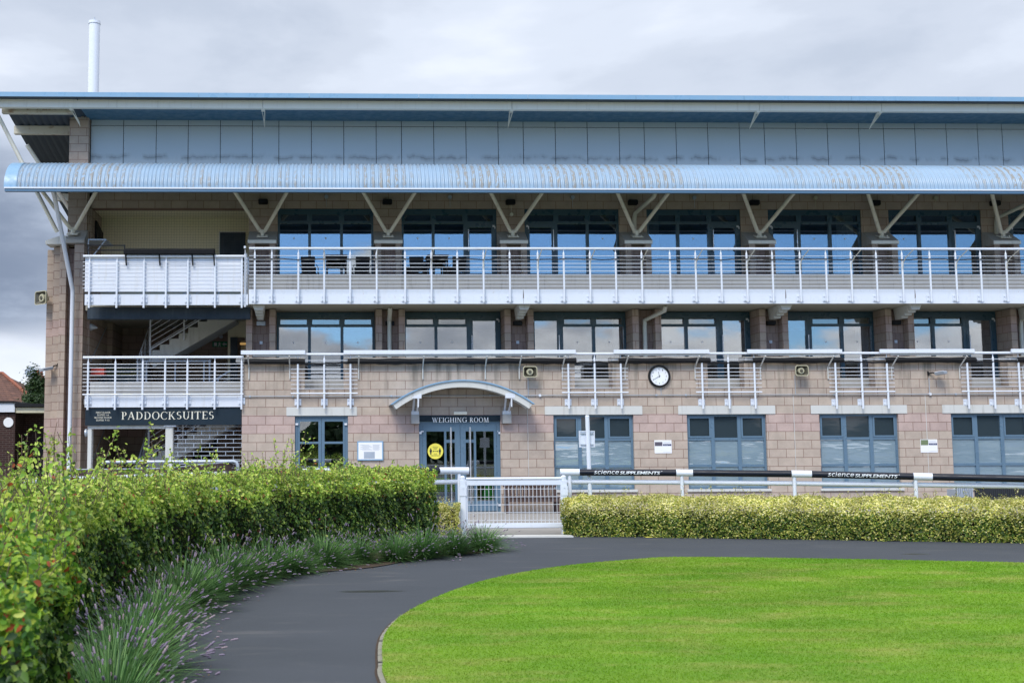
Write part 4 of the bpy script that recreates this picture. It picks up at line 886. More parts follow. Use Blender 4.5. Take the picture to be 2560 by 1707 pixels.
# black folded awning clamped on the balustrade
aw = bp(MB().prism([(ax(311, 620, YR), YR - 0.12, az(400, 636, YR)), (ax(311, 620, YR), YR - 0.14, az(400, 628, YR)), (ax(311, 620, YR), YR + 0.12, az(400, 619, YR)), (ax(311, 620, YR), YR + 0.18, az(400, 634, YR))], (ax(537, 620, YR) - ax(311, 620, YR), 0, 0)), 'folded_awning', BLACK, bevel=0.01)
for v in (314, 398, 480, 534): MB().prism([(ax(v - 2, 640, YR), YR - 0.04, az(400, 628, YR)), (ax(v + 2, 640, YR), YR - 0.04, az(400, 628, YR)), (ax(v + 4, 640, YR), YR - 0.04, az(400, 664, YR)), (ax(v + 1, 640, YR), YR - 0.04, az(400, 664, YR))], (0, 0.05, 0)).build('awning_bracket', BLACK, aw)
m = MB(); zq = lambda v: az(300, v, YR + 0.3); xq = lambda v: ax(v, 625, YR + 0.3); yq = YR + 0.3
for v in (613, 625): m.box(xq(216), xq(312), yq, yq + 0.03, zq(v) - 0.015, zq(v) + 0.015)
for v in (219, 311): m.box(xq(v) - 0.015, xq(v) + 0.015, yq - 0.001, yq + 0.031, zq(642), zq(611))
bp(m, 'black_barrier', BLACK)
m = MB().prism([at(220, 597, 30.9), at(266, 597, 30.9), at(283, 613, 31.4), at(222, 612, 31.4)], (0, 0, -0.03)).tube([at(264, 600, 30.9), at(232, 640, 30.9)], 0.02, 6).tube([at(221, 597, 30.9), at(221, 640, 30.9)], 0.015, 6)
bp(m, 'small_shelter', GALV)
# --- stairs seen inside the bay, on two floors
def stair(dz, tagm=''):
    Ys = 32.5; m = MB(); p0 = at(1075 / 4.9 + 180, 1150 / 4.9 + 640, Ys); run, rise = 0.268, 0.163; x, z = p0.x - run, p0.z - rise + dz; prof = []
    for i in range(9): prof += [(x, Ys, z), (x, Ys, z + rise)] ; x += run; z += rise
    prof2 = prof + [(x, Ys, z), (x, Ys, z - 0.45), (p0.x - run + 0.1, Ys, p0.z - rise + dz - 0.32), (p0.x - run, Ys, p0.z - rise + dz - 0.2)]
    st = bp(MB().prism(prof2, (0, 1.3, 0)), 'staircase', PALECON)
    m = MB()
    for i in range(9): xx = p0.x - run + run * i; zz_ = p0.z - rise + dz + rise * (i + 1); m.box(xx + 0.005, xx + run + 0.02, Ys + 0.02, Ys + 1.28, zz_, zz_ + 0.012)
    m.build('tread', TREAD, st)
    m = MB(); q0 = Vector((p0.x - run, Ys - 0.05, p0.z - 0.05 + dz)); dv = Vector((run, 0, rise)) * 8.5
    for i in range(6): m.tube([q0 + Vector((0, 0, 0.12 + 0.15 * i)), q0 + dv + Vector((0, 0, 0.12 + 0.15 * i))], 0.009, 6)
    m.tube([q0 + Vector((-0.12, 0, 1.02)), q0 + dv + Vector((0, 0, 1.07))], 0.024, 8).tube([q0 + Vector((0, 0, 0.06)), q0 + dv + Vector((0, 0, 0.06))], 0.02, 6)
    for t in (0, 0.42, 0.85): c = q0 + dv * t; m.tube([c + Vector((0, 0, -0.25)), c + Vector((0, 0, 1.05))], 0.024, 8)
    m.build('stair_railing', WHITE, st)
    # the lower flight runs back to the half landing
    xa, xb = ax(238, 920, 33), ax(352, 920, 33); ya, za_ = 32.1, 3.0 + dz; m = MB(); mt = MB()
    for i in range(7):
        m.box(xa, xb, ya + 0.27 * i, 35.0, za_ + 0.001 + 0.165 * i, za_ + 0.165 * (i + 1)); mt.box(xa + 0.02, xb - 0.02, ya + 0.27 * i - 0.004, ya + 0.27 * i + 0.05, za_ + 0.165 * (i + 1) - 0.02, za_ + 0.165 * (i + 1) + 0.006)
    lf = bp(m, 'staircase', TREAD); mt.build('nosing', YEL, lf)
    m = MB(); a, b = Vector((xb + 0.06, ya, za_ + 0.15)), Vector((xb + 0.06, ya + 1.9, za_ + 1.3))
    for i in range(8): m.tube([a + Vector((0, 0, 0.11 * i)), b + Vector((0, 0, 0.11 * i))], 0.009, 6)
    m.tube([a + Vector((0, -0.1, 0.92)), b + Vector((0, 0, 0.95))], 0.024, 8)
    for t in (0, 0.33, 0.66, 1): c = a.lerp(b, t); m.tube([c + Vector((0, 0, -0.25)), c + Vector((0, 0, 0.95))], 0.024, 8); 
    m.build('stair_railing', WHITE, lf)
    m = MB().tube([at(222, 902, 31.7) + Vector((0.05, 0, dz)), at(265, 818, 33.8) + Vector((0, 0, dz))], 0.022, 8); m.build('handrail', GALV, lf)
stair(0); stair(-3.0)
m = MB(); Yq = 32.35; zt_ = az(440, 902, Yq); m.tube([(ax(356, 902, Yq), Yq, zt_), (ax(525, 902, Yq), Yq, zt_)], 0.03, 8).tube([(ax(525, 902, Yq) , Yq, zt_ - 0.05), (ax(525, 902, Yq), Yq, zt_ + 0.04)], 0.035, 8)
for v in (366, 438, 510, 524): m.tube([(ax(v, 930, Yq), Yq, 3.0), (ax(v, 930, Yq), Yq, zt_ - 0.02)], 0.024, 8)
for j in range(5): m.tube([(ax(510, 930, Yq), Yq + 0.05, 3.2 + 0.16 * j), (ax(524, 930, Yq), Yq + 0.8, 3.2 + 0.16 * j)], 0.009, 5)
bp(m, 'inner_railing', WHITE)
c0, c1 = at(225, 920, 31.6), at(260, 936, 31.6); bp(MB().box(c0.x + 0.03, c1.x, 31.6, 31.9, c1.z, c0.z), 'red_cabinet', RED); bp(MB().box(c0.x + 0.03, c1.x, 31.6, 31.9, 3.0, 3.15), 'red_cabinet', RED)
# partition with a door and the warm corridor behind it
c0 = at(570, 797, 33.6); xa = c0.x; zd = az(590, 843, 33.6)
bp(walls(xa, XR_ + 0.4, 3.0, 5.4, 33.6, 33.75, [(xa + 0.08, XR_ + 0.4, 0, zd)]), 'partition', CREAMW)
bp(MB().box(xa + 0.08, ax(594, 850, 33.5), 33.5, 33.56, 3.0, zd), 'dark_door', DBLUE)
bp(MB().box(xa + 0.3, XR_ + 0.4, 34.6, 34.7, 3.0, zd), 'corridor_wall', CREAMW)
c0 = at(600, 851, 34.2); bp(MB().box(c0.x, c0.x + 0.35, 34.2, 34.3, c0.z - 0.12, c0.z - 0.06), 'corridor_lamp', WARM)
c0 = at(553, 841, YBK); bp(MB().tube([(c0.x, YBK - 0.08, c0.z), (c0.x, YBK - 0.001, c0.z)], 0.06, 12), 'round_lamp', WHITE)
for v, yy in ((230, 820),): c = at(v, yy, 31.9); bp(MB().tube([(XI + 0.001, c.y - 0.3, c.z), (XI + 0.05, c.y - 0.3, c.z)], 0.1, 14).tube([(XI + 0.05, c.y - 0.3, c.z), (XI + 0.2, c.y - 0.3, c.z - 0.02)], 0.085, 12, r2=0.02), 'cone_lamp', GALV, smooth=True)
# --- ground floor entrance of the bay
bp(MB().box(XI, X0 - 0.001, YBK - 3.0, YBK - 0.002, 0.0, 0.03), 'stair_floor', PAVE)
yS = WY + 0.02; zs0, zs1 = az(400, 1062, yS), az(400, 1018.5, yS)
bp(MB().box(ax(217, 1066, yS), ax(412, 1066, yS), yS + 0.1, yS + 0.3, az(300, 1071, yS + 0.1), zs0 - 0.001), 'entrance_beam', PALECON)
for a, b, t in ((217, 227, 1071), (412, 431, 1066)): bp(MB().box(ax(a, 1100, yS), ax(b, 1100, yS), yS + 0.09, yS + 0.31, 0, az(300, t, yS + 0.1) - 0.001), 'entrance_column', PALECON, bevel=0.01)
bp(MB().box(ax(408, 1064, yS), ax(439, 1064, yS), yS + 0.05, yS + 0.35, az(300, 1066, yS), zs0 + 0.0), 'column_cap', WHITE)
c = at(213, 1081, yS + 0.1); bp(MB().tube([(c.x - 0.02, yS + 0.2, c.z), (c.x + 0.02, yS + 0.2, c.z)], 0.1, 14).tube([(c.x + 0.02, yS + 0.2, c.z), (c.x + 0.16, yS + 0.2, c.z)], 0.085, 12, r2=0.02), 'cone_lamp', GALV, smooth=True)
m = MB(); xg0, xg1 = ax(432, 1100, yS), X0 - 0.01; z = zs0 - 0.04; row = 0; yG = yS + 0.2
while z > 0.05:
    m.box(xg0, xg1, yG, yG + 0.015, z - 0.008, z + 0.008); x = xg0 + (0.2 if row % 2 else 0.0) + 0.1
    while x < xg1: m.box(x - 0.008, x + 0.008, yG + 0.001, yG + 0.014, z - 0.098, z - 0.008); x += 0.41
    z -= 0.106; row += 1
bp(m, 'roller_grille', GALV)
c0, c1 = at(482, 1092, YBK - 0.1), at(540, 1160, YBK - 0.1); dk = bp(MB().box(c0.x, c1.x, YBK - 0.1, YBK - 0.001, 0.03, c0.z), 'dark_door', BLACK)

# ------------------------------------------------------------------ signs, clock and fittings: things of their own
def board(name, x0, x1, z0, z1, y, mat, label, cat, th=0.03, group=None):
    t = thing(name, label, cat, group, ((x0 + x1) / 2, y, z0)); MB().box(x0, x1, y - th, y, z0, z1).build('board', mat, t, bevel=0.003); return t
t = board('name_sign', ax(212, 1040, WY), X0 - 0.004, zs0, zs1, WY + 0.1, NAVY, 'long navy sign reading PADDOCK SUITES above the entrance by the stairs', 'sign', 0.06)
yl = WY + 0.036; h = az(400, 1028, yl) - az(400, 1047, yl)
serif_obj('PADDOCK', ax(303.5, 1037, yl), ax(439, 1037, yl), az(400, 1047.5, yl), h, yl - 0.006, LETTER, t); serif_obj('SUITES', ax(441, 1037, yl), ax(535, 1037, yl), az(400, 1047, yl), h, yl - 0.006, LETTER, t)
for txt, a, b, yy in (('FIRST FLOOR', 240, 276, 1032.5), ('SUITES 1-6', 243, 272, 1038.5), ('SECOND FLOOR', 235.5, 279, 1045), ('SUITES 7-12', 240.5, 273.5, 1051.5)): sans_obj(txt, ax(a, yy, yl), ax(b, yy, yl), az(260, yy, yl), 0.042, yl - 0.0, LETTER, t)
zs = (az(1150, 1059, WY), az(1150, 1039, WY))
t = board('name_sign', DM[0], DM[1], 2.25 + 0.08, ZL - 0.002, WY + 0.04, NAVY, 'narrow navy sign reading WEIGHING ROOM over the arched porch door', 'sign', 0.06)
yl = WY - 0.022; h = az(1150, 1042.5, yl) - az(1150, 1054.5, yl)
serif_obj('WEIGHING', ax(1080, 1048, yl), ax(1167, 1048, yl), az(1150, 1054.8, yl), h, yl - 0.006, LETTERW, t); serif_obj('ROOM', ax(1174, 1048, yl), ax(1222, 1048, yl), az(1150, 1054.8, yl), h, yl - 0.006, LETTERW, t)
# clock
c = at(1649.5, 939.5, WY - 0.08); R0 = 0.29
t = thing('wall_clock', 'round black rimmed clock with white face high on the sandstone wall', 'clock', None, (c.x, WY, c.z))
m = MB(); prof = [(R0, 0.0), (R0, 0.05), (R0 - 0.012, 0.075), (R0 - 0.035, 0.085), (R0 - 0.052, 0.06), (R0 - 0.052, 0.03)]; n = 48
for (r0, d0), (r1, d1) in zip(prof, prof[1:]):
    vs = [(c.x + r * math.cos(2 * math.pi * k / n), WY - d - 0.001, c.z + r * math.sin(2 * math.pi * k / n)) for r, d in ((r0, d0), (r1, d1)) for k in range(n)]
    m.add(vs, [(k, (k + 1) % n, (k + 1) % n + n, k + n) for k in range(n)])
m.build('rim', BLACK, t, smooth=True)
MB().disc((c.x, c.z), R0 - 0.05, WY - 0.034, 48).build('face', CLOCKF, t)
for k in range(1, 13):
    a = R(90 - 30 * k); rr = 0.183; cx_, cz_ = c.x + rr * math.cos(a), c.z + rr * math.sin(a); w = 0.02 if k < 10 else 0.036
    sans_obj(str(k), cx_ - w / 2, cx_ + w / 2, cz_ - 0.021, 0.042, WY - 0.0365, BLACK, t, 'numeral')
for ang, ln_, w in ((90 - 30 * 11.67, 0.12, 0.014), (90 - 240, 0.18, 0.011)):
    a = R(ang); d = Vector((math.cos(a), 0, math.sin(a))); p = Vector((-d.z, 0, d.x)) * w / 2; b0 = Vector((c.x, WY - 0.044, c.z)) - d * 0.03; b1 = Vector((c.x, WY - 0.044, c.z)) + d * ln_
    MB().prism([b0 - p, b0 + p, b1 + p * 0.5, b1 - p * 0.5], (0, 0.003, 0)).build('hand', BLACK, t)
# horn loudspeakers
def horn(pos, face, s, label):
    """square horn: flared mouth, inner cone, driver and bracket; built along -Y then turned to face"""
    t = thing('horn_loudspeaker', label, 'loudspeaker', 'beige horn loudspeakers on the walls', pos); w, hh, d = 0.185 * s, 0.145 * s, 0.28
    def ring(y, a, b, cc): return [(x_ * 1.0, y, z_) for x_, z_ in ((-a + cc, -b), (a - cc, -b), (a, -b + cc), (a, b - cc), (a - cc, b), (-a + cc, b), (-a, b - cc), (-a, -b + cc))]
    rs = [ring(-d, w, hh, 0.04), ring(-d, w - 0.02, hh - 0.02, 0.035), ring(-d + 0.16, 0.07, 0.06, 0.02)]; outer = [ring(-d, w, hh, 0.04), ring(-d + 0.05, w - 0.01, hh - 0.01, 0.04), ring(-d + 0.2, 0.08, 0.07, 0.02), ring(-0.03, 0.07, 0.06, 0.02)]
    m = MB()
    for A, B in zip(outer, outer[1:]): m.add(A + B, [(i, (i + 1) % 8, (i + 1) % 8 + 8, i + 8) for i in range(8)])
    m.add(outer[-1], [tuple(range(8))]); m.add(rs[0] + rs[1], [(i, (i + 1) % 8, (i + 1) % 8 + 8, i + 8) for i in range(8)])
    a = m.build('horn_shell', HORN); b = MB().add(rs[1] + rs[2], [(i, (i + 1) % 8, (i + 1) % 8 + 8, i + 8) for i in range(8)]).build('horn_throat', HORND)
    cc = MB().tube([(0, -d + 0.12, 0), (0, -d + 0.035, 0)], 0.095 * s, 18, r2=0.085 * s).build('inner_cone', HORN, bevel=0.008, smooth=True); e = MB().tube([(0, -d + 0.03, 0), (0, -d + 0.01, 0)], 0.045 * s, 12, r2=0.035 * s).build('driver_cap', HORND)
    f = MB().box(-0.03, 0.03, -0.05, 0.0, -0.03, 0.05).build('bracket', PALECON)
    for o in (a, b, cc, e, f): o.parent = t
    t.rotation_euler.z = face; return t
c = at(1324.5, 929, WY - 0.25); horn((c.x, WY - 0.03, c.z), 0.0, 1.0, 'beige horn loudspeaker on the wall right of the arched porch')
c = at(2001, 926, WY - 0.25); horn((c.x, WY - 0.03, c.z), R(4), 0.97, 'beige horn loudspeaker on the wall between the clock and the right floodlight')
c = at(118, 747, 31.5); horn((c.x + 0.05, 31.45, c.z), R(-38), 1.3, 'beige horn loudspeaker fixed to the stepped end pier')
# floodlights
def flood(pos, rz, rx, s, label):
    t = thing('floodlight', label, 'floodlight', 'grey floodlights on the building', pos)
    a = MB().prism([(-0.17 * s, -0.2, -0.02), (0.17 * s, -0.2, -0.02), (0.12 * s, -0.2, -0.09), (-0.12 * s, -0.2, -0.09)], (0, -0.28 * s, 0)).build('lamp_body', GALV, bevel=0.01)
    b = MB().box(-0.15 * s, 0.15 * s, -0.2 - 0.26 * s, -0.22, -0.018, -0.008).build('lamp_glass', PAPER); f = MB().tube([(0, 0, 0), (0, -0.12, 0.0), (0, -0.22, -0.06)], 0.018, 6).box(-0.04, 0.04, -0.02, 0.0, -0.05, 0.05).build('arm', BLACK)
    for o in (a, b, f): o.parent = t
    t.rotation_euler = (rx, 0, rz); return t
c = at(2322, 933, WY); flood((c.x - 0.02, WY - 0.001, c.z), R(40), R(-8), 0.85, 'small grey floodlight on the wall at the far right')
c = at(146, 912, 31.3); flood((c.x, 31.28, c.z), R(-55), R(12), 1.05, 'grey floodlight on an arm on the stepped end pier')
# posters, notice board, sticker, exit sign
def poster(a, b, y0, y1, green, label):
    xa, xb, za_, zb_ = ax(a, y0, WY), ax(b, y0, WY), az(a, y1, WY), az(a, y0, WY); t = board('poster', xa, xb, za_, zb_, WY - 0.001, PAPER, label, 'poster', 0.012, 'white racing posters on the sandstone wall')
    w, hh = xb - xa, zb_ - za_; y = WY - 0.0145; MB().box(xa + 0.01, xa + w * 0.46, y, y + 0.001, za_ + hh * 0.56, zb_ - 0.012 - hh * (0.0 if green else 0.1)).build('picture', PHOTOG if green else PHOTOD, t)
    MB().box(xa + w * 0.5, xb - 0.012, y, y + 0.001, za_ + hh * 0.57, za_ + hh * 0.71).build('blue_bar', PBLUE, t)
    sans_obj('Racing TV', xa + w * 0.56, xb - w * 0.10, za_ + hh * 0.6, hh * 0.085, y - 0.001, LETTERW, t)
    m = MB()
    for i in range(2): m.box(xa + w * 0.52, xb - 0.03, y, y + 0.001, za_ + hh * (0.78 + 0.08 * i), za_ + hh * (0.795 + 0.08 * i))
    for i in range(1): m.box(xa + w * 0.5, xb - 0.03, y, y + 0.001, za_ + hh * 0.1, za_ + hh * 0.112)
    m.build('small_print', GALV, t)
poster(1635.5, 1678.5, 1099.5, 1132.5, False, 'white poster with a dark picture on the wall under the clock')
poster(2300, 2342.5, 1097.5, 1130.5, True, 'white poster with a green landscape picture on the wall under the floodlight')
xa, xb, za_, zb_ = ax(893, 1120, WY), ax(958, 1120, WY), az(900, 1150, WY), az(900, 1102, WY)
t = board('notice_board', xa, xb, za_, zb_, WY - 0.001, LBLUE, 'pale framed notice board between the twin door and the weighing room door', 'notice board', 0.05)
y = WY - 0.053; MB().box(xa + 0.03, xb - 0.03, y, y + 0.001, za_ + 0.03, zb_ - 0.03).build('sheet', PAPER, t); MB().box(xa + 0.17, xb - 0.22, y - 0.002, y - 0.001, za_ + 0.05, za_ + 0.22).build('picture', GALV, t)
m = MB()
for i in range(6): m.box(xa + 0.08 + 0.05 * (i % 2), xa + 0.3 + 0.04 * (i % 3), y - 0.002, y - 0.001, zb_ - 0.1 - 0.025 * i, zb_ - 0.092 - 0.025 * i).box(xa + 0.4, xb - 0.08 - 0.03 * (i % 2), y - 0.002, y - 0.001, zb_ - 0.1 - 0.025 * i, zb_ - 0.092 - 0.025 * i)
m.build('printed_lines', GALV, t)
yS_ = WY + 0.09; c = at(1088.5, 1127, yS_); r0 = 0.2; t = thing('floor_distance_sticker', 'round yellow keep your distance sticker on the weighing room door', 'sticker', None, (c.x, yS_, c.z)); t.name = 'distance_sticker'
y = WY + 0.089; MB().add([(c.x + r0 * math.cos(2 * math.pi * k / 40), y + d, c.z + r0 * math.sin(2 * math.pi * k / 40)) for d in (0, 0.003) for k in range(40)], [tuple(range(40)), tuple(range(79, 39, -1))] + [(k, (k + 1) % 40, (k + 1) % 40 + 40, k + 40) for k in range(40)]).build('disc', STICK, t)
sans_obj('PLEASE', c.x - 0.065, c.x + 0.065, c.z + 0.085, 0.032, y - 0.002, NAVY, t); sans_obj('KEEP', c.x - 0.045, c.x + 0.045, c.z + 0.045, 0.03, y - 0.002, NAVY, t); sans_obj('YOUR', c.x - 0.045, c.x + 0.045, c.z - 0.085, 0.03, y - 0.002, NAVY, t); sans_obj('DISTANCE', c.x - 0.125, c.x + 0.125, c.z - 0.13, 0.034, y - 0.002, NAVY, t)
for sx in (-0.12, 0.115):
    m = MB(); X_ = c.x + sx; m.disc((X_, c.z + 0.06), 0.018, y - 0.002, 14); m.add([(X_ - 0.028, y - 0.002, c.z + 0.038), (X_ + 0.028, y - 0.002, c.z + 0.038), (X_ + 0.03, y - 0.002, c.z - 0.02), (X_ + 0.018, y - 0.002, c.z - 0.02), (X_ + 0.015, y - 0.002, c.z - 0.085), (X_ - 0.015, y - 0.002, c.z - 0.085), (X_ - 0.018, y - 0.002, c.z - 0.02), (X_ - 0.03, y - 0.002, c.z - 0.02)], [tuple(range(8))]); m.build('pictogram', NAVY, t)
m = MB().add([(c.x - 0.075, y - 0.002, c.z), (c.x - 0.045, y - 0.002, c.z + 0.022), (c.x - 0.045, y - 0.002, c.z + 0.006), (c.x + 0.045, y - 0.002, c.z + 0.006), (c.x + 0.045, y - 0.002, c.z + 0.022), (c.x + 0.075, y - 0.002, c.z), (c.x + 0.045, y - 0.002, c.z - 0.022), (c.x + 0.045, y - 0.002, c.z - 0.006), (c.x - 0.045, y - 0.002, c.z - 0.006), (c.x - 0.045, y - 0.002, c.z - 0.022)], [(0, 1, 9), (2, 3, 7, 8), (4, 5, 6)]); m.build('arrow', NAVY, t)
c0, c1 = at(531, 853, YBK - 0.02), at(568.5, 866.5, YBK - 0.02); t = board('exit_sign', c0.x, c1.x, c1.z, c0.z, YBK - 0.002, GREENS, 'green and white emergency exit sign on the stairwell wall', 'sign', 0.02)
y = YBK - 0.026; w = c1.x - c0.x; MB().box(c0.x + 0.05, c0.x + w * 0.3, y, y + 0.002, c1.z + 0.03, c0.z - 0.03).add([(c0.x + w * 0.66, y, c1.z + 0.08), (c0.x + w * 0.8, y, c0.z - 0.02), (c0.x + w * 0.8, y, c1.z + 0.02)], [(0, 1, 2)]).box(c0.x + w * 0.8, c0.x + w * 0.95, y, y + 0.002, c1.z + 0.06, c0.z - 0.06).build('pictogram', PAPER, t)
MB().tube([(c0.x + w * 0.48, y, c0.z - 0.03), (c0.x + w * 0.46, y, c1.z + 0.07), (c0.x + w * 0.38, y, c1.z + 0.02)], 0.016, 6).tube([(c0.x + w * 0.46, y, c1.z + 0.07), (c0.x + w * 0.56, y, c1.z + 0.02)], 0.014, 6).tube([(c0.x + w * 0.38, y, c0.z - 0.06), (c0.x + w * 0.58, y, c0.z - 0.07)], 0.012, 6).build('running_figure', PAPER, t)
t = board('warning_sign', ax(505, 1106, YBK - 0.12), ax(530, 1106, YBK - 0.12), az(500, 1110, YBK - 0.12), az(500, 1103, YBK - 0.12), YBK - 0.105, RED, 'small red and white notice on the dark door behind the grille', 'sign', 0.006)
y = YBK - 0.112; MB().box(ax(505, 1106, y) + 0.005, ax(512, 1106, y), y - 0.002, y - 0.001, az(500, 1109.5, y), az(500, 1103.5, y)).build('white_panel', PAPER, t)
t = thing('warning_sign', 'yellow triangular warning sign on the dark door behind the grille', 'sign', None, at(517, 1125, YBK - 0.105)); a, b, cc = at(510, 1125, y), at(524, 1125, y), at(517, 1112, y); MB().prism([a, b, cc], (0, 0.005, 0)).build('triangle', STICK, t); c = at(517, 1121, y - 0.002); MB().box(c.x - 0.012, c.x + 0.012, y - 0.002, y - 0.001, c.z - 0.02, c.z + 0.06).build('symbol', BLACK, t)
# flue rising behind the roof
Yf = 41.0; fx0, fx1 = ax(220.5, 180, Yf), ax(248, 180, Yf); fr = (fx1 - fx0) / 2; zt_ = az(235, 53, Yf)
t = thing('flue_stack', 'tall slim white flue rising behind the blue roof edge', 'chimney', None, ((fx0 + fx1) / 2, Yf, 0)); X_ = (fx0 + fx1) / 2
MB().tube([(X_, Yf, 0), (X_, Yf, zt_ - 0.12)], fr, 32).build('flue_pipe', FLUE, t, smooth=True); MB().tube([(X_, Yf, zt_ - 0.12), (X_, Yf, zt_ - 0.02)], fr + 0.02, 32).build('collar', FLUE, t, smooth=True); MB().tube([(X_, Yf, zt_ - 0.02), (X_, Yf, zt_ + 0.05)], fr * 0.8, 24, r2=0.05).tube([(X_, Yf, zt_ + 0.04), (X_, Yf, zt_ + 0.14)], 0.02, 8).build('rain_cap', GALV, t, smooth=True)
# rear body of the building so that nothing shows through from the side
bp(MB().box(XR_, XEND, 36.2, 41.0, 0, 8.6), 'rear_wall', BLOCKP)

# ------------------------------------------------------------------ chairs and tables on the top balcony
ZD = 5.95
bp(MB().box(XL2 - 0.79, XEND, 30.43, Y2 - 0.001, ZB1 - 0.028, ZD), 'balcony_deck', CONC)
def chair():
    t = thing('balcony_chair', 'x', 'chair', 'black balcony chairs'); w = 0.21
    MB().prism([(-w, -0.2, 0.42), (w, -0.2, 0.42), (w, 0.2, 0.44), (-w, 0.2, 0.44)], (0, 0, 0.035)).build('seat', BLACK, t, bevel=0.01)
    b = MB().prism([(-w * 0.86, -0.2, 0.47), (w * 0.86, -0.2, 0.47), (w * 0.95, -0.3, 0.88), (-w * 0.95, -0.3, 0.88)], (0, -0.025, 0.0)); b.build('backrest', BLACK, t, bevel=0.01)
    for sx in (-1, 1):
        MB().tube([(sx * w, -0.2, 0.45), (sx * w, -0.22, 0.0)], 0.014, 6).build('leg', BLACK, t); MB().tube([(sx * w, 0.2, 0.45), (sx * w, 0.22, 0.0)], 0.014, 6).build('leg', BLACK, t)
        MB().tube([(sx * w, 0.2, 0.44), (sx * (w + 0.02), 0.18, 0.64), (sx * (w + 0.02), -0.24, 0.66)], 0.013, 6).build('armrest', BLACK, t, smooth=True)
    MB().tube([(-w, -0.21, 0.12), (w, -0.21, 0.12)], 0.01, 6).build('stretcher', BLACK, t)
    return t
def table():
    t = thing('balcony_table', 'x', 'table', 'small balcony tables'); MB().box(-0.3, 0.3, -0.35, 0.35, 0.9, 0.94).build('tabletop', BROWNW, t, bevel=0.006); MB().box(-0.27, 0.27, -0.32, 0.32, 0.82, 0.899).build('apron', BLACK, t)
    for sx in (-0.26, 0.26):
        for sy in (-0.3, 0.3): MB().box(sx - 0.022, sx + 0.022, sy - 0.022, sy + 0.022, 0, 0.819).build('leg', BLACK, t)
    return t
c_, tb = chair(), table(); first = True
for i, (v, lab) in enumerate(((773, 'black balcony chair left of the left table'), (904, 'black balcony chair right of the left table'), (1041, 'black balcony chair left of the right table'), (1142, 'black balcony chair right of the right table'))):
    o = c_ if i == 0 else copy_tree(c_); o.location = (ax(v, 660, 31.0), 31.0, ZD); o['label'] = lab; o.rotation_euler.z = R((-6, 5, -4, 8)[i])
for i, (v, lab) in enumerate(((841, 'small dark balcony table between the left pair of chairs'), (1092, 'small dark balcony table between the right pair of chairs'))):
    o = tb if i == 0 else copy_tree(tb); o.location = (ax(v, 660, 31.05), 31.05, ZD); o['label'] = lab

# ------------------------------------------------------------------ ground
def sheet(name, poly, z, mat, th=None):
    m = MB(); n = len(poly)
    if th: m.prism([(x, y, z - th) for x, y in poly], (0, 0, th))
    else: m.add([(x, y, z) for x, y in poly], [tuple(range(n))])
    me = m.build(name, mat); me['kind'] = 'structure'
    bm = bmesh.new(); bm.from_mesh(me.data); bmesh.ops.triangulate(bm, faces=[f for f in bm.faces if len(f.verts) > 4]); bm.normal_update(); bm.to_mesh(me.data); bm.free(); return me
GRND = paint('rough_ground', (0.09, 0.10, 0.06), 0.3, 0.95)
sheet('ground', [(-600, -600), (600, -600), (600, 900), (-600, 900)], -0.03, GRND)
sheet('path', [(-3.0, -6), (34, -6), (34, 21.25), (-2, 21.25)], 0.0, ASPH)
sheet('paving', [(-16, 21.25), (34, 21.25), (34, 36), (-16, 36)], 0.004, PAVE)
def smooth_curve(pts, n=8, closed=False):
    P_ = [Vector(p) for p in pts]; out = []; N_ = len(P_)
    rng = range(N_ if closed else N_ - 1)
    for i in rng:
        g_ = (lambda j: P_[j % N_]) if closed else (lambda j: P_[min(max(j, 0), N_ - 1)])
        p0, p1, p2, p3 = g_(i - 1), g_(i), g_(i + 1), g_(i + 2)
        for k in range(n):
            t = k / n; out.append(0.5 * ((2 * p1) + (p2 - p0) * t + (2 * p0 - 5 * p1 + 4 * p2 - p3) * t * t + (3 * p1 - p0 - 3 * p2 + p3) * t ** 3))
    if not closed: out.append(P_[-1])
    return out
lp = [(v, w) for v, w in ((970, 1707), (957, 1650), (957, 1600), (970, 1570), (1000, 1540), (1050, 1510), (1130, 1475), (1240, 1442), (1400, 1414), (1580, 1397), (1700, 1391), (2000, 1394), (2560, 1405))]
lawn_pts = [tuple(gnd(a, b, 0.035).xy) for a, b in lp] + [(12.5, 14.6), (15, 12), (16.5, 8), (15.5, 3), (11, -1.5), (5, -3), (1.8, 0), (0.6, 4.5)]
LP = smooth_curve(lawn_pts, 8, True); LPX = [(p.x, p.y) for p in LP]
sheet('lawn', LPX, 0.035, LAWN, 0.03)
def offset(poly, d):
    out = []
    for i, p in enumerate(poly):
        a, b = Vector(poly[i - 1]), Vector(poly[(i + 1) % len(poly)]); t = (b - a).normalized(); out.append((p[0] - t.y * d, p[1] + t.x * d))
    return out
outer = offset(LPX, 0.036); n = len(LPX)
m = MB(); 
rk = random.Random(3)
for i in range(n):
    if i % 9 == 8 : continue
    j = (i + 1) % n; zt_ = 0.018 + rk.uniform(-0.004, 0.004)
    m.add([(*LPX[i], 0.004), (*LPX[j], 0.004), (*outer[j], 0.004), (*outer[i], 0.004), (*LPX[i], zt_), (*LPX[j], zt_), (*outer[j], zt_ - 0.004), (*outer[i], zt_ - 0.004)], [(4, 5, 6, 7), (2, 3, 7, 6), (0, 4, 7, 3), (1, 2, 6, 5)])
k = m.build('kerb', KERB); k['kind'] = 'structure'
m = MB(); inner2 = offset(LPX, 0.038); out2 = offset(LPX, 0.056)
m.add([(*p, 0.0045) for p in inner2] + [(*p, 0.0045) for p in out2], [(i, (i + 1) % n, (i + 1) % n + n, i + n) for i in range(n)]); k = m.build('soil_edge', SOIL); k['kind'] = 'structure'
# threshold stones under the gate
sheet('threshold', [(1.9, 21.02), (4.4, 20.98), (4.4, 21.3), (1.9, 21.34)], 0.03, PALECON, 0.028)
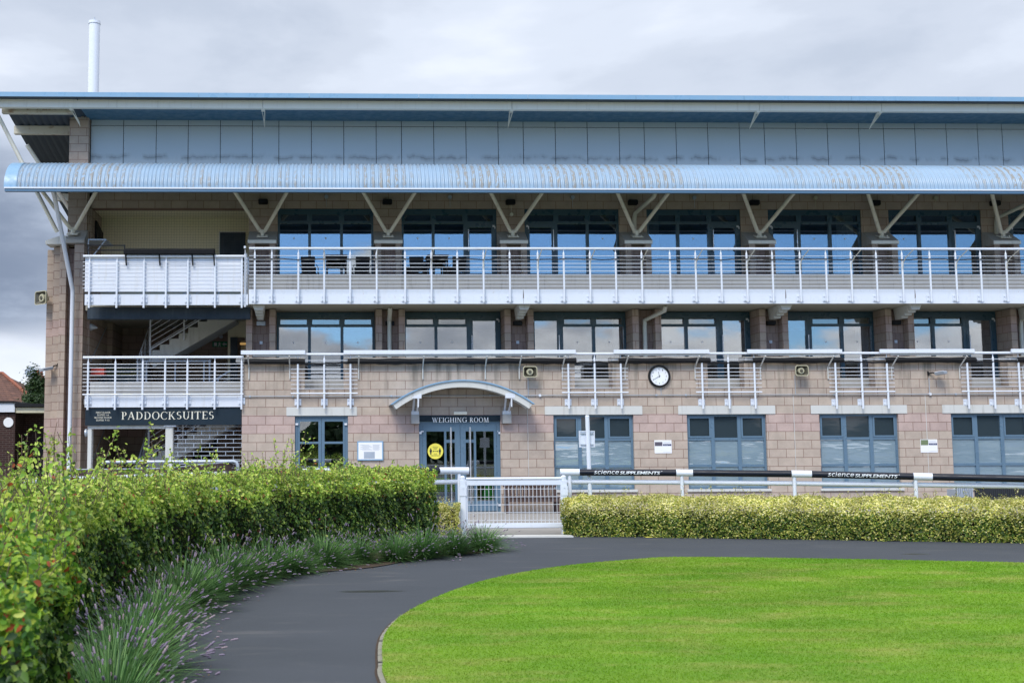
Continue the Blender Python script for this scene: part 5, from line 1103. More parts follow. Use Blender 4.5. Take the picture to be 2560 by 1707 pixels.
# blades of grass on the lawn, as far as one can see them
def inpoly(px_, py_, poly):
    c = np.zeros(len(px_), bool); n = len(poly)
    for i in range(n):
        x1, y1 = poly[i]; x2, y2 = poly[(i + 1) % n]; k = ((y1 > py_) != (y2 > py_)); c ^= k & (px_ < (x2 - x1) * (py_ - y1) / (y2 - y1 + 1e-12) + x1)
    return c
nb = 520000
X_ = RNG.uniform(0.2, 13.5, nb); u_ = RNG.random(nb); Y_ = 6.6 + (17.4 - 6.6) * u_ ** 1.15
k = inpoly(X_, Y_, LPX) & (X_ < 0.68 * Y_ + 0.8); X_, Y_ = X_[k], Y_[k]; nb = len(X_)
a_ = RNG.uniform(0, 6.283, nb); h_ = RNG.uniform(0.006, 0.017, nb); w_ = RNG.uniform(0.0022, 0.004, nb) * (0.5 + Y_ / 12); tx, ty = RNG.normal(0, 0.014, nb), RNG.normal(0, 0.014, nb)
v0_ = np.stack([X_ - np.cos(a_) * w_, Y_ - np.sin(a_) * w_, np.full(nb, 0.034)], 1); v1_ = np.stack([X_ + np.cos(a_) * w_, Y_ + np.sin(a_) * w_, np.full(nb, 0.034)], 1); v2_ = np.stack([X_ + tx, Y_ + ty, 0.035 + h_], 1)
g = mesh_np('grass', np.stack([v0_, v1_, v2_], 1).reshape(-1, 3), np.arange(3 * nb).reshape(-1, 3), BLADE); g['kind'] = 'stuff'; g['label'] = 'short mown blades of bright green lawn'; g['category'] = 'grass'
# dark bed under hedges and lavender
LAVE = [tuple(gnd(a, b).xy) for a, b in ((1236, 1383), (1080, 1398), (960, 1420), (740, 1442), (640, 1475), (500, 1565), (480, 1640), (470, 1707))] + [(-1.0, 6.0), (-0.95, 3.5)]
bed = [(v.x - 0.16, v.y + 0.1) for v in smooth_curve(LAVE, 5)]
sheet('planting_bed', bed + [(-6, 3.5), (-6, 21.2), (1.9, 21.2)], 0.012, SOIL)

# ------------------------------------------------------------------ foliage
def leaf_quads(P, Nrm, size, jit=0.6, asp=0.62, fold=0.25):
    """two small quads per leaf folded along the midrib; P centres, Nrm facing directions"""
    n = len(P); nr = Nrm + RNG.normal(0, jit, (n, 3)); nr /= np.linalg.norm(nr, axis=1, keepdims=True) + 1e-9
    r_ = RNG.normal(0, 1, (n, 3)); u = np.cross(nr, r_); u /= np.linalg.norm(u, axis=1, keepdims=True) + 1e-9; w = np.cross(nr, u)
    L_ = (size * RNG.uniform(0.65, 1.3, n))[:, None]; W_ = L_ * asp * 0.5; b = P - u * L_ * 0.5; t = P + u * L_ * 0.5; f = nr * W_ * fold
    c1 = u * L_ * 0.32; c2 = u * L_ * 0.27; v = np.stack([b, b + c1 + w * W_ + f, t - c2 + w * W_ * 0.68 + f, t, t - c2 - w * W_ * 0.68 + f, b + c1 - w * W_ + f], 1).reshape(-1, 3)
    i = np.arange(n)[:, None] * 6; F = np.concatenate([i + np.array([0, 1, 2, 3]), i + np.array([3, 4, 5, 0])], 0); return v, F
def merge(parts):
    V, F, o = [], [], 0
    for v, f in parts: V.append(v); F.append(f + o); o += len(v)
    return np.concatenate(V), np.concatenate(F)
def lump(P, s=1.0, k=0.10):
    q = P * s; return 0.35 * k * np.sin(q[:, 0] * 19 + 2 * np.sin(q[:, 2] * 9)) * np.sin(q[:, 2] * 17 + q[:, 1] * 21) + k * (np.sin(q[:, 0] * 3.1 + q[:, 2] * 2.0) * np.sin(q[:, 1] * 2.7 + 1.3) + 0.6 * np.sin(q[:, 0] * 7.3 + 1) * np.sin(q[:, 2] * 8.1 + q[:, 1] * 6.1))
def hedge(name, label, front, depth, zt_, leaf, n_front, n_top, mat_side, mat_top, side=1, group=None, shoots=0, shoot_h=(0.1, 0.4), stem=True, ends=True, lumpk=0.10, topround=0.14, cat='hedge', shoot_leaf=None, back=0.25, core_in=0.13, lime_edge=0.15, grow=0.0):
    """front: list of (x,y) along the visible foot of the hedge; it is deep to the left of the walking direction * side"""
    C_ = smooth_curve(front, 10); pts = np.array([(p.x, p.y) for p in C_]); seg = np.linalg.norm(np.diff(pts, axis=0), axis=1); S = np.concatenate([[0], np.cumsum(seg)]); T = S[-1]
    def on(s):
        i = np.clip(np.searchsorted(S, s) - 1, 0, len(seg) - 1); t = ((s - S[i]) / seg[i])[:, None]; p = pts[i] * (1 - t) + pts[i + 1] * t; d = (pts[i + 1] - pts[i]) / seg[i][:, None]; return p, np.stack([-d[:, 1], d[:, 0]], 1) * side, d
    root = thing(name, label, cat, group, (pts[0][0], pts[0][1], 0))
    def P3(xy, z): return np.concatenate([xy, z[:, None]], 1)
    sideP, sideN, topP, topN = [], [], [], []
    def face(n, inward0, sign):
        s = RNG.uniform(0, T, n); z = zt_ * RNG.beta(1.15, 0.95, n); p, q, d = on(s); dd = RNG.exponential(0.045, n); P = P3(p + q * inward0, z)
        lo = lump(P, 1.0, lumpk); rnd = topround * np.clip((z - zt_ * 0.8) / (zt_ * 0.2), 0, 1) ** 2; er = np.clip(1 - np.minimum(s, T - s) / 0.35, 0, 1) ** 2 * (1 if ends else 0); P[:, 2] -= er * 0.16 * np.clip(z / zt_, 0, 1) ** 3; off = (dd - lo + rnd + er * 0.2)[:, None] * sign; P[:, :2] += q * off; Nn = P3(-q * sign, np.full(n, 0.35)); return P, Nn
    a, b = face(n_front, 0.0, 1); sideP.append(a); sideN.append(b)
    a, b = face(int(n_front * back), depth, -1); sideP.append(a); sideN.append(b)
    s = RNG.uniform(0, T, n_top); p, q, d = on(s); v = RNG.uniform(0, 1, n_top); e = np.minimum(v, 1 - v) * depth; P = P3(p + q * (v * depth)[:, None], np.full(n_top, zt_)); lo = lump(P, 1.3, lumpk)
    P[:, 2] += lo * 0.8 - RNG.exponential(0.025, n_top) - 0.16 * np.clip(1 - np.minimum(s, T - s) / 0.35, 0, 1) ** 2 - topround * np.clip(1 - e / 0.2, 0, 1) ** 2; topP.append(P); topN.append(np.tile([0, -0.25, 1.0], (n_top, 1)))
    if ends:
        for s0, sg in ((0.0, -1), (T, 1)):
            n = int(n_front * depth / T); p, q, d = on(np.full(n, s0) + (1e-4 if s0 == 0 else -1e-4)); P = P3(p + q * (RNG.uniform(0, 1, n) * depth)[:, None] + d * (sg * (0.02 - RNG.exponential(0.05, n)))[:, None], zt_ * RNG.beta(1.15, 0.95, n)); P[:, :2] += d * (sg * lump(P, 1.0, lumpk))[:, None]; sideP.append(P); sideN.append(P3(d * sg, np.full(n, 0.35)))
    SP, SN, TP, TN = np.concatenate(sideP), np.concatenate(sideN), np.concatenate(topP), np.concatenate(topN)
    young = (SP[:, 2] + RNG.normal(0, 0.05, len(SP)) > zt_ - lime_edge) | (RNG.random(len(SP)) < 0.10)      # young leaf grows along the crest and in odd sprigs
    v1_, f1_ = leaf_quads(SP[~young], SN[~young], leaf); v2_, f2_ = leaf_quads(np.concatenate([SP[young], TP]), np.concatenate([SN[young], TN]), leaf * 0.92)
    mesh_np('leaves', v1_, f1_, mat_side, root); parts = [(v2_, f2_)]; stems = MB()
    for i in range(shoots):
        s = np.array([RNG.uniform(0, T)]); p, q, d = on(s); v = RNG.uniform(0.02, 0.98); bs = np.array([*(p + q * v * depth)[0], zt_ - 0.08]); hh = (0.45 + 1.1 * max(0, math.sin(s[0] * 2.3 + 1) * math.sin(s[0] * 0.9 + v * 2 + 0.5)) ** 0.7 if grow else 1.0) * RNG.uniform(*shoot_h) * (0.4 + RNG.random() ** 2 * 1.6) * (1 + grow * (s[0] / T) ** 1.5) * (min(1.0, 0.3 + s[0] / 3.0) if grow else 1.0); ln_ = np.array([RNG.normal(0, 0.3), RNG.normal(0, 0.3), 1.0]) * (hh + 0.08); tip = bs + ln_
        bend = np.array([RNG.normal(0, 0.03), RNG.normal(0, 0.03), 0])
        stems.tube([bs, (bs + tip) / 2 + bend, tip], 0.0035 if leaf > 0.04 else 0.002, 4, False)
        nl = int(5 + hh * 34 / (leaf / 0.045)); t = RNG.uniform(0.25, 1.02, nl)[:, None]; PP = bs + ln_ * t + bend * (1 - np.abs(2 * t - 1)) + RNG.normal(0, leaf * 0.33, (nl, 3)); parts.append(leaf_quads(PP, np.tile([0, -0.5, 0.7], (nl, 1)), (shoot_leaf or leaf) * (1.05 - 0.35 * RNG.random()), 0.8))
    v_, f_ = merge(parts); mesh_np('young_leaves', v_, f_, mat_top, root)
    if shoots and stem: stems.build('twigs', BARK, root)['kind'] = 'stuff'
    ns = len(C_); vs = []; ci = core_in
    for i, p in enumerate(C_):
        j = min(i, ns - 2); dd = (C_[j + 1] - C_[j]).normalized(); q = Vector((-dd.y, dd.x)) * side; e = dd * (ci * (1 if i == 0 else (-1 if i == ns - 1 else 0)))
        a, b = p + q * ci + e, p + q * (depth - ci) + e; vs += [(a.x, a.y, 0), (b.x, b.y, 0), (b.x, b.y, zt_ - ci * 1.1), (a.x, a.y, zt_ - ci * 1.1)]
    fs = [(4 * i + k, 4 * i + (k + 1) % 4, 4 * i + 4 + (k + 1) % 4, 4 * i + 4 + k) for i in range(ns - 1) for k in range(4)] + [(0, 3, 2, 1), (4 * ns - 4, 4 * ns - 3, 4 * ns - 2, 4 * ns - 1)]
    MB().add(vs, fs).build('dark_core', CORE, root); return root  # added solid dark core that blocks view and light through the leaves
# the long clipped beech hedge curving towards the camera
HM = [(1.86, 20.1), (1.0, 18.7), (0.0, 17.2), (-0.95, 15.6), (-1.6, 14.0), (-1.95, 12.2), (-2.1, 10.5), (-2.05, 9.0), (-1.95, 7.7)]
hedge('beech_hedge', 'long curving beech hedge with lime shoots, running from the gate behind the lavender', HM, 1.15, 1.24, 0.052, 40000, 17000, LF_DARK, LF_LIME, side=-1, shoots=1150, shoot_h=(0.08, 0.23), lumpk=0.10, lime_edge=0.34, topround=0.22, grow=0.5, core_in=0.2)
# its nearest stretch, right beside the camera
HN = [(-1.27, 5.7), (-1.16, 5.1), (-1.08, 4.5), (-1.0, 3.9)]
hedge('beech_hedge', 'near leafy beech hedge filling the left edge, taller with lime and rusty leaves', HN, 1.0, 1.20, 0.038, 15000, 8000, LF_DARK, LF_NEAR, side=-1, shoots=170, shoot_h=(0.08, 0.24), lumpk=0.09, shoot_leaf=0.038, lime_edge=0.22)
# variegated euonymus hedge on the right
HR = [(4.30, 21.2), (6.0, 20.75), (8.2, 20.12), (10.0, 19.55), (11.7, 18.95), (13.5, 18.1), (15.5, 16.9)]
hedge('variegated_hedge', 'low clipped yellow and green variegated hedge under the white rails on the right', HR, 1.35, 0.70, 0.036, 46000, 46000, LF_VARG, LF_VAR, side=1, shoots=600, shoot_h=(0.02, 0.13), lumpk=0.06, topround=0.2, shoot_leaf=0.027, lime_edge=0.3, core_in=0.24)
hedge('variegated_bush', 'small yellow variegated bush between the beech hedge and the gate', [(1.75, 21.35), (2.0, 21.3), (2.28, 21.25)], 0.5, 0.62, 0.030, 2600, 1200, LF_VAR, LF_VAR, side=1, shoots=14, shoot_h=(0.02, 0.1), lumpk=0.06, cat='bush', shoot_leaf=0.026, core_in=0.1)
hedge('dark_shrub', 'dark green shrub below the brown timber screen by the entrance', [(-6.2, 24.2), (-3.5, 24.0), (-1.6, 24.2)], 0.7, 0.85, 0.05, 5000, 2500, LF_DARK, LF_DARK, side=1, shoots=0, cat='shrub')

# fallen leaves and petals along the foot of the bed
n = 260; i_ = RNG.integers(0, len(bed) - 1, n); P = np.array([bed[i] for i in i_]) + RNG.normal(0, 0.12, (n, 2)) + np.array([0.16, -0.1]); P = np.concatenate([P, np.full((n, 1), 0.008)], 1)
v, f = leaf_quads(P, np.tile([0, 0, 1.0], (n, 1)), 0.022, 0.15); v[:, 2] = np.maximum(v[:, 2], 0.004); tag(mesh_np('fallen_leaves', v, f, BROWNL), 'small dry leaves scattered along the path edge', 'leaves', kind='stuff')
# lavender: three clump shapes, copied along the path edge
def lavender(seed):
    rs = np.random.default_rng(seed); t = thing('lavender_clump', 'x', 'lavender', 'lavender clumps along the path edge')
    def blades(n, l0, l1, spread, wid, z0=0.0):
        a = rs.uniform(0, 6.283, n); r0 = rs.uniform(0, 0.13, n); ln_ = rs.uniform(l0, l1, n); sp = rs.beta(1.6, 1.4, n) * spread; b = np.stack([np.cos(a) * r0, np.sin(a) * r0, np.full(n, z0)], 1); d = np.stack([np.cos(a) * np.sin(sp), np.sin(a) * np.sin(sp), np.cos(sp)], 1) + rs.normal(0, 0.1, (n, 3))
        mid = b + d * ln_[:, None] * 0.55; tip = b + d * ln_[:, None] + np.stack([np.cos(a) * 0.05, np.sin(a) * 0.05, -ln_ * np.sin(sp) * 0.22], 1); s = np.stack([-np.sin(a), np.cos(a), np.zeros(n)], 1) * wid
        V = np.stack([b - s, b + s, mid + s, mid - s, tip + s * 0.5, tip - s * 0.5], 1).reshape(-1, 3); i = np.arange(n)[:, None] * 6; return V, np.concatenate([i + np.array([0, 1, 2, 3]), i + np.array([3, 2, 4, 5])]), tip, tip - mid
    V, F, _, _ = blades(1300, 0.14, 0.42, 1.35, 0.003); V2, F2, tip, dr = blades(105, 0.28, 0.54, 1.3, 0.0026); v, f = merge([(V, F), (V2, F2)]); mesh_np('foliage', v, f, LF_LAV, t)
    dr /= np.linalg.norm(dr, axis=1, keepdims=True); vs, fs = [], []; o = 0
    for p, d in zip(tip, dr):
        u = np.cross(d, [0.3, 0.5, 0.81]); u /= np.linalg.norm(u); w = np.cross(d, u); L_ = rs.uniform(0.022, 0.05)
        prof = [(0, .002), (.18, .0065), (.32, .004), (.5, .0075), (.66, .005), (.82, .0065), (1, .001)]
        for t_, r_ in prof:
            for k in range(5): an = k * 1.2566 + t_ * 3; vs.append(p + d * L_ * t_ + (u * math.cos(an) + w * math.sin(an)) * r_)
        for j in range(len(prof) - 1):
            for k in range(5): fs.append((o + j * 5 + k, o + j * 5 + (k + 1) % 5, o + (j + 1) * 5 + (k + 1) % 5, o + (j + 1) * 5 + k))
        o += 35
    fl = mesh_np('flower_spikes', np.array(vs), np.array(fs), FLOW, t); fl['kind'] = 'stuff'
    return t
protos = [lavender(11), lavender(12), lavender(13)]; used = [False] * 3
LC = smooth_curve([(2.30, 18.35), (1.75, 17.75), (1.05, 17.15), (0.35, 16.55), (-0.35, 15.75), (-0.85, 14.85), (-1.2, 13.8), (-1.42, 12.6), (-1.58, 11.4), (-1.62, 10.2), (-1.55, 9.1), (-1.48, 8.1), (-1.38, 7.1), (-1.2, 6.3)], 3)
LABL = ['lavender clump nearest the gate, spilling over the end of the bed', 'lavender clump second from the gate along the path', 'lavender clump third from the gate along the path', 'lavender clump fourth from the gate along the path']
rr = random.Random(5); dl = 0; last = None; cnt = 0; spots = []
for p in LC:
    if last is None or (p - last).length > 0.56: spots.append(p); last = p
nsp = len(spots)
ordn = ['first', 'second', 'third', 'fourth', 'fifth', 'sixth', 'seventh', 'eighth', 'ninth', 'tenth', 'eleventh', 'twelfth', 'thirteenth', 'fourteenth', 'fifteenth', 'sixteenth']
for i, p in enumerate(spots):
    k = i % 3
    if not used[k]: o = protos[k]; used[k] = True
    else: o = copy_tree(protos[k])
    sc = rr.uniform(0.95, 1.38); o.location = (p.x + rr.uniform(-0.03, 0.12), p.y + rr.uniform(-0.1, 0.1), 0.0); o.rotation_euler = (R(rr.uniform(-6, 6)), R(rr.uniform(0, 10)), rr.uniform(0, 6.28)); o.scale = (sc, sc, sc * rr.uniform(0.85, 1.1))
    if i < nsp // 2: o['label'] = f'{ordn[i]} purple lavender clump from the gate end of the path edge'
    else: o['label'] = f'{ordn[nsp - 1 - i]} purple lavender clump from the camera end of the path edge'

# ------------------------------------------------------------------ white gate
yg = 21.75; t = thing('field_gate', 'white metal gate with square wire mesh between the two hedges', 'gate', None, (3.3, yg, 0))
gx = lambda v: ax(v, 1260, yg); gz = lambda v: az(1280, v, yg)
MB().tube([(gx(1166), yg, gz(1195.5)), (gx(1405), yg, gz(1195.5))], 0.028, 12).build('top_tube', WHITER, t, smooth=True)
MB().box(gx(1166), gx(1405), yg - 0.015, yg + 0.015, gz(1212), gz(1199.5)).build('top_board', WHITER, t, bevel=0.004)
MB().box(gx(1166), gx(1405), yg - 0.03, yg + 0.03, gz(1319), gz(1306.5)).build('bottom_rail', WHITER, t, bevel=0.012)
for v in (1167.5, 1403.5): MB().tube([(gx(v), yg, gz(1307)), (gx(v), yg, gz(1211))], 0.016, 8).build('stile', WHITER, t, smooth=True)
m = MB()
for i in range(23): m.tube([(gx(1169.5 + 10.0 * i + 3), yg, gz(1308)), (gx(1169.5 + 10.0 * i + 3), yg, gz(1211))], 0.0042, 5)
for v in (1221.4, 1240.9, 1260.4, 1280, 1299.6): m.tube([(gx(1166), yg + 0.006, gz(v)), (gx(1405), yg + 0.006, gz(v))], 0.0045, 5)
m.build('wire_mesh', WHITER, t)
for v, lab in ((1157.5, 'white square gate post with domed cap at the hinge beside the beech hedge'), (1410.5, 'white square gate post with domed cap at the corner of the variegated hedge')):
    x = gx(v) + 0.0; p = thing('gate_post', lab, 'gate post', 'white gate posts', (x, yg + 0.02, 0)); MB().box(x - 0.055, x + 0.055, yg - 0.035, yg + 0.075, 0, gz(1199)).build('post', WHITER, p, bevel=0.006)
    MB().tube([(x, yg + 0.02, gz(1199)), (x, yg + 0.02, gz(1191))], 0.05, 14).tube([(x, yg + 0.02, gz(1191)), (x, yg + 0.02, gz(1187.5))], 0.05, 14, r2=0.022).build('cap', WHITER, p, smooth=True)
    MB().box(x - 0.065, x + 0.065, yg - 0.045, yg - 0.036, gz(1238), gz(1214)).tube([(x, yg - 0.046, gz(1218)), (x, yg - 0.06, gz(1218))], 0.01, 8).build('hinge', WHITER, p)
# ------------------------------------------------------------------ running rails
def rail_run(label, pts, posts, sleeves, whites, low):
    """pts: centre line of the top rail; posts/whites/sleeves are ranges of the parameter along it"""
    t = thing('running_rail', label, 'rail', 'white running rails with black sleeves', (pts[0][0], pts[0][1], 0)); r = 0.058
    def sub(a, b):
        out = [Vector(pts[0]).lerp(Vector(pts[0]), 0)]; out = []
        def P_(s): i = min(int(s), len(pts) - 2); return Vector(pts[i]).lerp(Vector(pts[i + 1]), s - i)
        out = [P_(a)] + [Vector(pts[i]) for i in range(math.ceil(a + 1e-6), math.floor(b - 1e-6) + 1)] + [P_(b)]; return out
    MB().tube(sub(0, len(pts) - 1), r, 16).build('top_rail', WHITER, t, smooth=True)
    for a, b in sleeves: MB().tube(sub(a, b), r + 0.005, 18).build('sleeve', SLEEVE, t, smooth=True)
    for a, b in whites: MB().tube(sub(a, b), r + 0.009, 18).build('white_collar', WHITER, t, smooth=True)
    MB().tube([(x, y + 0.09, low[i]) for i, (x, y, z) in enumerate(pts)], 0.046, 14).build('lower_rail', WHITER, t, smooth=True)
    for s in posts: p = sub(s, s + 1e-3)[0]; MB().tube([(p.x, p.y, 0), (p.x, p.y, p.z - r + 0.01)], 0.034, 12).box(p.x - 0.02, p.x + 0.02, p.y, p.y + 0.09, low[0] - 0.02, low[0] + 0.02).build('post', WHITER, t, smooth=True)
    return t
def rp(v, w, Y): q = at(v, w, Y); return (q.x, q.y, q.z)
pr = [rp(1400, 1179.5, 21.95), rp(1424, 1179.7, 21.93), rp(1710, 1181.2, 21.55), rp(2003, 1184.0, 21.0), rp(2307, 1190.8, 20.4), rp(2640, 1197.5, 19.6), rp(2990, 1206, 18.6)]
def frac(v, i):     # parameter at a photograph column between knots i and i+1
    lo, hi = 0.0, 1.0
    for _ in range(30):
        mid = (lo + hi) / 2; q = Vector(pr[i]).lerp(Vector(pr[i + 1]), mid) - Vector((0, 0, EYE)); u = FPX * q.dot(cr) / q.dot(cf) + PX
        if u < v: lo = mid
        else: hi = mid
    return i + lo
lowz = [az(1400, 1203.5, 22.04), az(1424, 1203.5, 22.02), az(1710, 1205, 21.64), az(2003, 1207.5, 21.1), az(2307, 1211, 20.5), az(2640, 1215.5, 19.7), az(2990, 1222, 18.7)]
T1 = rail_run('long running rail with lettered black sleeves above the variegated hedge', pr, [1, 2 - 0.02, 3 - 0.06, 4 - 0.06, 5], [(frac(1447, 1), frac(1692, 1)), (frac(1730, 2), frac(1980, 2)), (frac(2027, 3), frac(2285, 3)), (frac(2329, 4), frac(2600, 4)), (frac(2660, 5), 5.9)],
    [(0, frac(1449, 1)), (frac(1690, 1), frac(1732, 2)), (frac(1978.5, 2), frac(2029, 3)), (frac(2283, 3), frac(2331, 4))], lowz)
def wrap(text, va, vb, i, h, z0, k, mat=LETTERW, **kw):
    """letters wrapped on the near side of the sleeve between two photograph columns"""
    vs, fs = sans(text, 1.0, **kw); u0, u1 = min(v[0] for v in vs), max(v[0] for v in vs); v0_, v1_ = min(v[1] for v in vs), max(v[1] for v in vs)
    A = Vector(pr[i]).lerp(Vector(pr[i + 1]), frac(va, i) - i); B = Vector(pr[i]).lerp(Vector(pr[i + 1]), frac(vb, i) - i); ra = 0.0655; out = []
    me = bpy.data.meshes.new('lettering'); me.from_pydata([(u, 0, v) for u, v in vs], [], fs); bm = bmesh.new(); bm.from_mesh(me)
    for j in range(1, 10): bmesh.ops.bisect_plane(bm, geom=bm.verts[:] + bm.edges[:] + bm.faces[:], plane_co=(0, 0, v0_ + (v1_ - v0_) * j / 10), plane_no=(0, 0, 1))
    for vv in bm.verts: u, v = vv.co.x, vv.co.z; c_ = A.lerp(B, (u - u0) / (u1 - u0)); z = z0 + (v - v0_) / (v1_ - v0_) * h; an = z / ra; vv.co = c_ + Vector((0, -math.cos(an), math.sin(an))) * ra
    bm.to_mesh(me); bm.free(); me.materials.append(mat); o = bpy.data.objects.new('lettering', me); C.objects.link(o); o.parent = k
sl_ = [c for c in T1.children if c.name.startswith('sleeve')]
wrap('science', 1483, 1545, 1, 0.088, -0.03, sl_[0], shear=0.25, offset=-0.004); wrap('SUPPLEMENTS', 1547.5, 1648, 1, 0.062, -0.034, sl_[0], shear=0.2, offset=0.02, space=0.95)
wrap('science', 2066, 2131, 3, 0.088, -0.03, sl_[2], shear=0.25, offset=-0.004); wrap('SUPPLEMENTS', 2133.5, 2240, 3, 0.062, -0.036, sl_[2], shear=0.2, offset=0.02, space=0.95)
wrap('®', 1650, 1654, 1, 0.016, 0.022, sl_[0]); wrap('®', 2242, 2246, 3, 0.016, 0.02, sl_[2])
pl = [rp(1172, 1175.5, 21.95), rp(1140, 1175.5, 21.95), (-0.3, 20.8, 1.23), (-1.9, 18.2, 1.23), (-3.1, 15.0, 1.25), (-3.5, 12.0, 1.28), (-3.5, 9.5, 1.28)]
rail_run('running rail behind the beech hedge ending at the gate', pl, [0.75, 2, 3, 4, 5], [(1.13, 1.9), (2.2, 2.9)], [(0, 1.12)], [az(1150, 1203.5, 22.0)] * 2 + [1.0, 1.0, 1.0, 1.0, 1.0])
# back of a sign on a white pole in the hedge
ys = 21.95; c = at(1468, 1037, ys); t = thing('sign_pole', 'tall white pole with the back of a square white sign, standing in the hedge', 'sign post', None, (c.x, ys, 0))
MB().tube([(c.x + 0.03, ys, 0), (c.x, ys, c.z - 0.02)], 0.04, 14).tube([(c.x, ys, c.z - 0.02), (c.x, ys, c.z)], 0.04, 14, r2=0.03).build('pole', WHITER, t, smooth=True)
a, b = at(1446.5, 1076, ys + 0.06), at(1487, 1117, ys + 0.06); sg = MB().box(a.x, b.x, ys + 0.05, ys + 0.056, b.z, a.z).build('sign_plate', WHITER, t)
m = MB().box(a.x, b.x, ys + 0.035, ys + 0.0499, a.z - 0.015, a.z).box(a.x, b.x, ys + 0.035, ys + 0.0499, b.z, b.z + 0.015).box(a.x, a.x + 0.015, ys + 0.035, ys + 0.0499, b.z + 0.015, a.z - 0.015).box(b.x - 0.015, b.x, ys + 0.035, ys + 0.0499, b.z + 0.015, a.z - 0.015); m.build('rim', WHITE, t)
for zz in (a.z - 0.05, b.z + 0.05): MB().box(a.x + 0.03, b.x - 0.03, ys + 0.025, ys + 0.049, zz - 0.012, zz + 0.012).build('sign_clamp', GALV, t)

# ------------------------------------------------------------------ bench, timber screen, handrail, green bag, slatted bench
yb_ = 28.5; a, b = at(1264, 1213, yb_), at(1402, 1285, yb_); t = thing('timber_bench', 'dark brown slatted bench against the wall behind the gate', 'bench', None, ((a.x + b.x) / 2, yb_, 0))
w = b.x - a.x; m = MB(); n = 14
for i in range(n): m.box(a.x + 0.05 + (w - 0.1) * i / n, a.x + 0.05 + (w - 0.1) * (i + 0.75) / n, yb_ + 0.42, yb_ + 0.45, 0.42, a.z - 0.03)
m.box(a.x, b.x, yb_ + 0.4, yb_ + 0.46, a.z - 0.05, a.z); m.build('backrest', BROWNW, t)
m = MB()
for i in range(4): m.box(a.x, b.x, yb_ + 0.1 * i, yb_ + 0.1 * i + 0.085, 0.39, 0.42)
m.build('seat', BROWNW, t); MB().box(a.x + 0.02, b.x - 0.02, yb_ + 0.02, yb_ + 0.05, 0.29, 0.388).build('apron', BROWNW, t)
for xx in (a.x + 0.02, b.x - 0.09):
    for yy in (yb_ + 0.01, yb_ + 0.36): MB().box(xx, xx + 0.07, yy + 0.04, yy + 0.11, 0.004, 0.388 if yy < yb_ + 0.2 else 0.6).build('leg', BROWNW, t)
Yk = 24.6; t = thing('timber_screen', 'low curved dark brown slatted screen in front of the stair entrance', 'screen', None, at(400, 1190, Yk) * 1.0)
K = [at(v, w_, Yk + dy) for v, w_, dy in ((190, 1172, -0.3), (300, 1171, -0.1), (410, 1169, 0), (500, 1160, 0.5), (600, 1151, 1.2))]
m = MB(); KC = smooth_curve([tuple(p) for p in K], 6)
for j in range(7):
    for p, q in zip(KC, KC[1:]): dz = -0.02 - j * 0.042; m.add([p + Vector((0, 0, dz)), q + Vector((0, 0, dz)), q + Vector((0, 0, dz - 0.036)), p + Vector((0, 0, dz - 0.036)), p + Vector((0, 0.03, dz)), q + Vector((0, 0.03, dz)), q + Vector((0, 0.03, dz - 0.036)), p + Vector((0, 0.03, dz - 0.036))], [(0, 1, 2, 3), (7, 6, 5, 4), (0, 4, 5, 1), (3, 2, 6, 7)])
m.build('slats', BROWNW, t); MB().tube([p + Vector((0, 0.01, -0.005)) for p in KC], 0.013, 6).build('top_trim', GALV, t)
for f in (0.05, 0.35, 0.65, 0.95): p = KC[int(f * (len(KC) - 1))]; MB().box(p.x - 0.04, p.x + 0.04, p.y + 0.031, p.y + 0.09, 0, p.z - 0.03).build('post', BROWNW, t)
Yh = 25.6; a, b = at(256, 1154.5, Yh), at(594, 1152.5, Yh); t = thing('ramp_handrail', 'galvanised tubular handrail hoop behind the brown timber screen', 'handrail', None, (a.x, Yh, 0))
MB().tube([(a.x, Yh, 0), (a.x, Yh, a.z - 0.08), (a.x + 0.03, Yh, a.z - 0.02), (a.x + 0.09, Yh, a.z), (b.x - 0.09, Yh, b.z), (b.x - 0.03, Yh, b.z - 0.02), (b.x, Yh, b.z - 0.08), (b.x, Yh, 0)], 0.04, 12).build('top_tube', GALV, t, smooth=True)
MB().tube([(a.x, Yh, 0.6), (b.x, Yh, 0.6)], 0.03, 10).build('middle_tube', GALV, t)
c = at(1222, 1255, 29.9); t = thing('plastic_bag', 'bright green bag on the floor just inside the weighing room door', 'bag', None, (c.x, 29.95, 0.012))
pr_ = [(0.0, 0.15), (0.08, 0.17), (0.2, 0.15), (0.3, 0.10), (0.36, 0.085), (0.42, 0.095), (0.46, 0.05)]; n = 16; m = MB(); vs = [(c.x + r_ * math.cos(k * 2 * math.pi / n) * (1 + 0.12 * math.sin(3 * k + h_ * 20)), 29.95 + r_ * 0.8 * math.sin(k * 2 * math.pi / n), 0.3 + h_) for h_, r_ in pr_ for k in range(n)]
m.add(vs, [(j * n + k, j * n + (k + 1) % n, (j + 1) * n + (k + 1) % n, (j + 1) * n + k) for j in range(len(pr_) - 1) for k in range(n)]); m.build('bag_body', GREENP, t, smooth=True); MB().box(c.x - 0.25, c.x + 0.25, 29.8, 30.15, 0.012, 0.3).build('crate', DARKIN, t)
